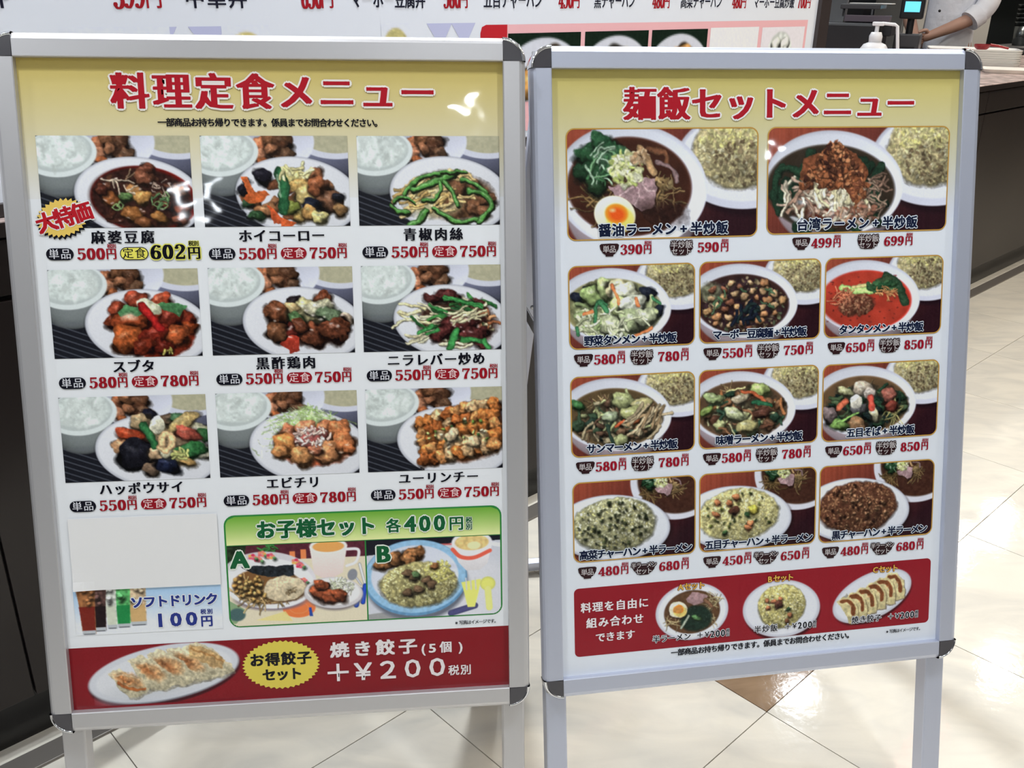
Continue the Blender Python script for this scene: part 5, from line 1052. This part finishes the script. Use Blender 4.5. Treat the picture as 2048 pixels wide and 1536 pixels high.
t = empty('red_ladle', W(3.36, .36, .8935+NTR*.0098+.0), R(-10)); tag(t, 'red melamine spoon lying in the topmost white tray', 'spoon')
b = MB(); 
V = []; F = []; nu, nv = 14, 6
for sgn, r0 in ((1, .030), (1, .027)):
    k0 = len(V)
    for j in range(nv+1):
        for i in range(nu):
            a = 2*math.pi*i/nu; ph = math.pi/2*j/nv; V.append((r0*1.25*math.cos(a)*math.sin(ph), r0*math.sin(a)*math.sin(ph), .030-r0*.95*math.cos(ph)+(.001 if r0 < .03 else 0)))
    for j in range(nv):
        for i in range(nu): F.append((k0+j*nu+i, k0+j*nu+(i+1) % nu, k0+(j+1)*nu+(i+1) % nu, k0+(j+1)*nu+i))
b.add(V, F, True); REDM = mat('red_melamine', (.30, .015, .02), .25); b.build('ladle_bowl', REDM, t)
MB().tube([(.034, 0, .028), (.07, .004, .024), (.12, .01, .014)], [.007, .006, .005]).build('ladle_handle', REDM, t)
o = bpy.data.objects.new('serving_tray', tray_mesh(.17, .11, .016)); COL.objects.link(o); o.data.materials.append(mat('cream_ceramic', (.76, .73, .66), .25, coat=.3)); o.location = W(3.26, .13, .8935); o.rotation_euler = (0, 0, R(-18)); tag(o, 'single cream tray lying nearer the counter edge than the stack', 'tray')

# kitchen behind
t = empty('storage_cabinet', W(5.85, 1.6, 0), CANG-R(40)); tag(t, 'tall white cabinet standing behind the person in the kitchen', 'cabinet')
MB().box(-.30, .36, .0, .5, .08, 1.9, .004).build('cabinet_body', mat('off_white_enamel', (.66, .64, .60), .35), t); MB().box(-.29, .35, .03, .48, 0, .08).build('plinth', BLKP, t)
MB().box(-.295, .028, -.02, -.001, .09, 1.89, .003).build('door', MATS['off_white_enamel'], t); MB().box(.032, .355, -.02, -.001, .09, 1.89, .003).build('door', MATS['off_white_enamel'], t); MB().tube([(.01, -.04, .9), (.01, -.04, 1.2)], .007).build('handle', STEEL, t)
t = empty('steel_rack', W(7.6, 1.5, 0), CANG-R(20)); tag(t, 'dark steel kitchen rack behind the counter beyond the white cabinet', 'rack')
for sx in (-1.2, 1.2):
    for sy in (0, .5): MB().box(sx-.02, sx+.02, sy-.02, sy+.02, 0, 2.0).build('post', GREYP, t)
for z in (.25, .80, 1.45): MB().box(-1.2, 1.2, -.02, .52, z-.015, z+.015, .002).build('shelf', GREYP, t)
MB().box(-1.2, 1.2, .5, .53, .1, 2.0).build('back_sheet', mat('dark_kitchen_sheet', (.05, .06, .065), .3), t)
def jar(s, y, z, r, h, lab, nm='steel_cup_stack'):
    t = empty(nm, W(s, y, z), CANG-R(20)); tag(t, lab, 'cups')
    MB().lathe([(0, 0), (r*.8, 0), (r, h), (r-.003, h), (r*.75, .01), (0, .01)], 24).build('lowest_cup', CUPM, t)
    for i in range(1, 6): zz = h*.22*i; MB().lathe([(r*.98, h+zz-.006), (r*1.03, h+zz), (r, h+zz+.003), (r*.86, zz+.4*h), (r*.9, zz+.5*h)], 24).build('cup_rim', CUPM, t)
t = empty('back_table', W(7.0, 1.16, 0), CANG); tag(t, 'low dark kitchen table behind the counter that carries the steel cups', 'table')
MB().box(-1.2, 1.2, -.2, .12, .855, .893, .003).build('table_top', GREYP, t)
for sx in (-1.15, 1.15):
    for sy in (-.15, .08): MB().box(sx-.02, sx+.02, sy-.02, sy+.02, 0, .855).build('leg', GREYP, t)
jar(6.08, 1.12, .8935, .055, .13, 'stack of shiny steel cups near the right edge of the picture')
t = empty('glass_tumbler_rack', W(5.75, .45, .8935), 0); tag(t, 'dark container beside the steel cups on the far counter end', 'container')
MB().box(-.09, .09, -.09, .09, 0, .14, .008).build('container_body', mat('dark_teal_plastic', (.05, .07, .07), .25), t); MB().box(-.095, .095, -.095, .095, .14, .15, .003).build('rim', GREYP, t)

# red lit sign over the counter (its glow shows in the floor)
t = empty('hanging_sign', W(2.62, -.25, 2.25), CANG); tag(t, 'red lit box sign hanging above the counter front', 'sign')
MB().box(-.28, .28, -.05, .05, 0, .30, .004).build('sign_case', BLKP, t); MB().box(-.26, .26, -.053, -.051, .02, .28).build('lit_face', mat('red_lit_face', (.4, .05, .04), .4, emit=((1., .10, .06), 3.0)), t)
for sx in (-.2, .2): MB().tube([(sx, 0, .30), (sx, 0, .45)], .004).build('hanger', STEEL, t)

# ------------------------------------------------------------------ person behind the counter
SKIN = mat('skin', (.46, .27, .20), .5, bump=(200, .05, .001)); COAT = mat('white_cotton', (.80, .82, .88), .8, bump=(14, .5, .02)); HAIR = mat('black_hair', (.012, .010, .009), .45); TROU = mat('black_trousers', (.02, .02, .022), .8)
px_, py_ = W(4.56, 1.0, 0)[:2]
per = empty('person', (px_, py_, 0), R(-23.2)); tag(per, 'person in a white short-sleeved kitchen coat with forearms held in front behind the counter', 'person')
def skin(name, pts, edges, rad, m, parent, lv=2, root=0):
    me = bpy.data.meshes.new(name); me.from_pydata(pts, edges, []); o = link(name, me, parent, m)
    sk = o.modifiers.new('skin', 'SKIN'); sk.use_smooth_shade = True
    for i, r in enumerate(rad):
        v = me.skin_vertices[0].data[i]; v.radius = r if hasattr(r, '__len__') else (r, r); v.use_root = (i == root)
    s = o.modifiers.new('sub', 'SUBSURF'); s.levels = lv; s.render_levels = lv; return o
J = [(-.02, .02, .95), (-.02, .02, 1.10), (-.02, .02, 1.26), (-.02, .02, 1.38), (-.02, .01, 1.45), (-.02, -.01, 1.56), (-.02, -.01, 1.66),
     (.15, .02, 1.37), (.175, -.02, 1.22), (.12, -.11, 1.105), (.0, -.17, 1.045), (-.115, -.20, .995), (-.155, -.21, .975),
     (-.19, .02, 1.37), (-.23, -.02, 1.20), (-.245, -.08, 1.08), (-.215, -.15, 1.02), (-.185, -.20, .965), (-.175, -.215, .935),
     (.07, .02, .88), (.075, .01, .50), (.075, .03, .08), (.08, -.10, .035), (-.11, .02, .88), (-.115, .01, .50), (-.115, .03, .08), (-.12, -.10, .035)]
E_ = [(0, 1), (1, 2), (2, 3), (3, 4), (4, 5), (5, 6), (3, 7), (7, 8), (8, 9), (9, 10), (10, 11), (11, 12), (3, 13), (13, 14), (14, 15), (15, 16), (16, 17), (17, 18), (0, 19), (19, 20), (20, 21), (21, 22), (0, 23), (23, 24), (24, 25), (25, 26)]
RD_ = [(.13, .09), (.12, .09), (.13, .09), (.10, .07), .052, (.078, .095), (.06, .075), .055, .046, .042, .036, .027, (.036, .018), .055, .046, .042, .036, .027, (.036, .018), .08, .055, .04, .035, .08, .055, .04, .035]
bd = skin('body', J, E_, RD_, SKIN, per)
# fingers, each its own chain rooted in the palm
def hand(base, d, side, curl, up_):
    d = Vector(d).normalized(); s = Vector(side).normalized(); u = Vector(up_).normalized()
    for k, (off, ln) in enumerate([(-.030, .066), (-.010, .076), (.010, .072), (.028, .056)]):
        p0 = Vector(base)+s*off*.8-d*.02; p1 = Vector(base)+s*off+d*.018; p2 = p1+(d*math.cos(curl)-u*math.sin(curl))*ln*.45; p3 = p2+(d*math.cos(2*curl)-u*math.sin(2*curl))*ln*.32; p4 = p3+(d*math.cos(2.8*curl)-u*math.sin(2.8*curl))*ln*.25
        skin('finger', [p0, p1, p2, p3, p4], [(0, 1), (1, 2), (2, 3), (3, 4)], [.010, .010, .009, .008, .0065], SKIN, per, 1)
    p0 = Vector(base)-d*.035-s*.02; p1 = p0-s*.028+d*.012; p2 = p1-s*.010+d*.028; p3 = p2+d*.024
    skin('thumb', [p0, p1, p2, p3], [(0, 1), (1, 2), (2, 3)], [.013, .012, .0105, .008], SKIN, per, 1)
hand(J[12], (-.75, -.25, -.42), (0, .5, -.8), .35, (.1, .9, -.4)); hand(J[18], (.25, -.35, -.8), (0, .9, -.35), .35, (.9, .1, .3))
# white coat with rolled short sleeves
CJ = [(-.02, .025, .74), (-.02, .02, .92), (-.02, .015, 1.10), (-.02, .02, 1.25), (-.02, .02, 1.38), (-.02, .015, 1.435), (.15, .02, 1.365), (.185, -.02, 1.24), (.165, -.075, 1.15), (.105, -.125, 1.10), (-.19, .02, 1.365), (-.235, -.02, 1.22), (-.25, -.075, 1.12), (-.24, -.10, 1.08)]
coat = skin('kitchen_coat', CJ, [(0, 1), (1, 2), (2, 3), (3, 4), (4, 5), (4, 6), (6, 7), (7, 8), (8, 9), (4, 10), (10, 11), (11, 12), (12, 13)], [(.175, .13), (.16, .12), (.15, .115), (.155, .11), (.12, .085), .062, .075, .070, .066, .062, .075, .070, .062, .060], COAT, per)
MB().tube([(.125, -.110, 1.118), (.085, -.138, 1.078)], [.066, .062], 20).build('rolled_cuff', COAT, per)
for z in (1.02, 1.13, 1.24): MB().lathe([(0, .004), (.007, .003), (.008, 0), (0, 0)], 12).build('coat_button', BLKP, per, Matrix.Translation((-.085, -.125, z)) @ Matrix.Rotation(R(90), 4, 'X'))
skin('trousers', [(-.02, .02, .90), (.07, .02, .84), (.075, .01, .5), (.075, .03, .09), (-.11, .02, .84), (-.115, .01, .5), (-.115, .03, .09)], [(0, 1), (1, 2), (2, 3), (0, 4), (4, 5), (5, 6)], [(.14, .11), .095, .075, .062, .095, .075, .062], TROU, per)
b = MB(); b.lathe([(.0, .115), (.06, .108), (.092, .07), (.098, .02), (.092, -.02), (.07, -.03)], 20, (-.02, .01, 1.60)); b.build('hair', HAIR, per)
for sx in (-.033, .033):
    MB().lathe([(0, -.011), (.008, -.008), (.011, 0), (.008, .008), (0, .011)], 10, (-.02+sx, -.098, 1.585)).build('eye', mat('eye_dark', (.03, .02, .02), .2), per)
    MB().lathe([(0, -.028), (.010, -.02), (.014, .005), (.008, .026), (0, .028)], 10, (-.02+sx*2.5, .0, 1.575)).build('ear', SKIN, per)
b = MB(); b.prism([(-.10, 1.59), (-.128, 1.552), (-.10, 1.545)], 0, -.033, -.007, True); b.build('nose', SKIN, per); MB().tube([(-.045, -.100, 1.522), (-.02, -.108, 1.520), (.005, -.100, 1.522)], .005, 8).build('mouth', mat('lips', (.35, .13, .11), .5), per)
bpy.data.objects.remove(_fo); bpy.data.curves.remove(_fc)
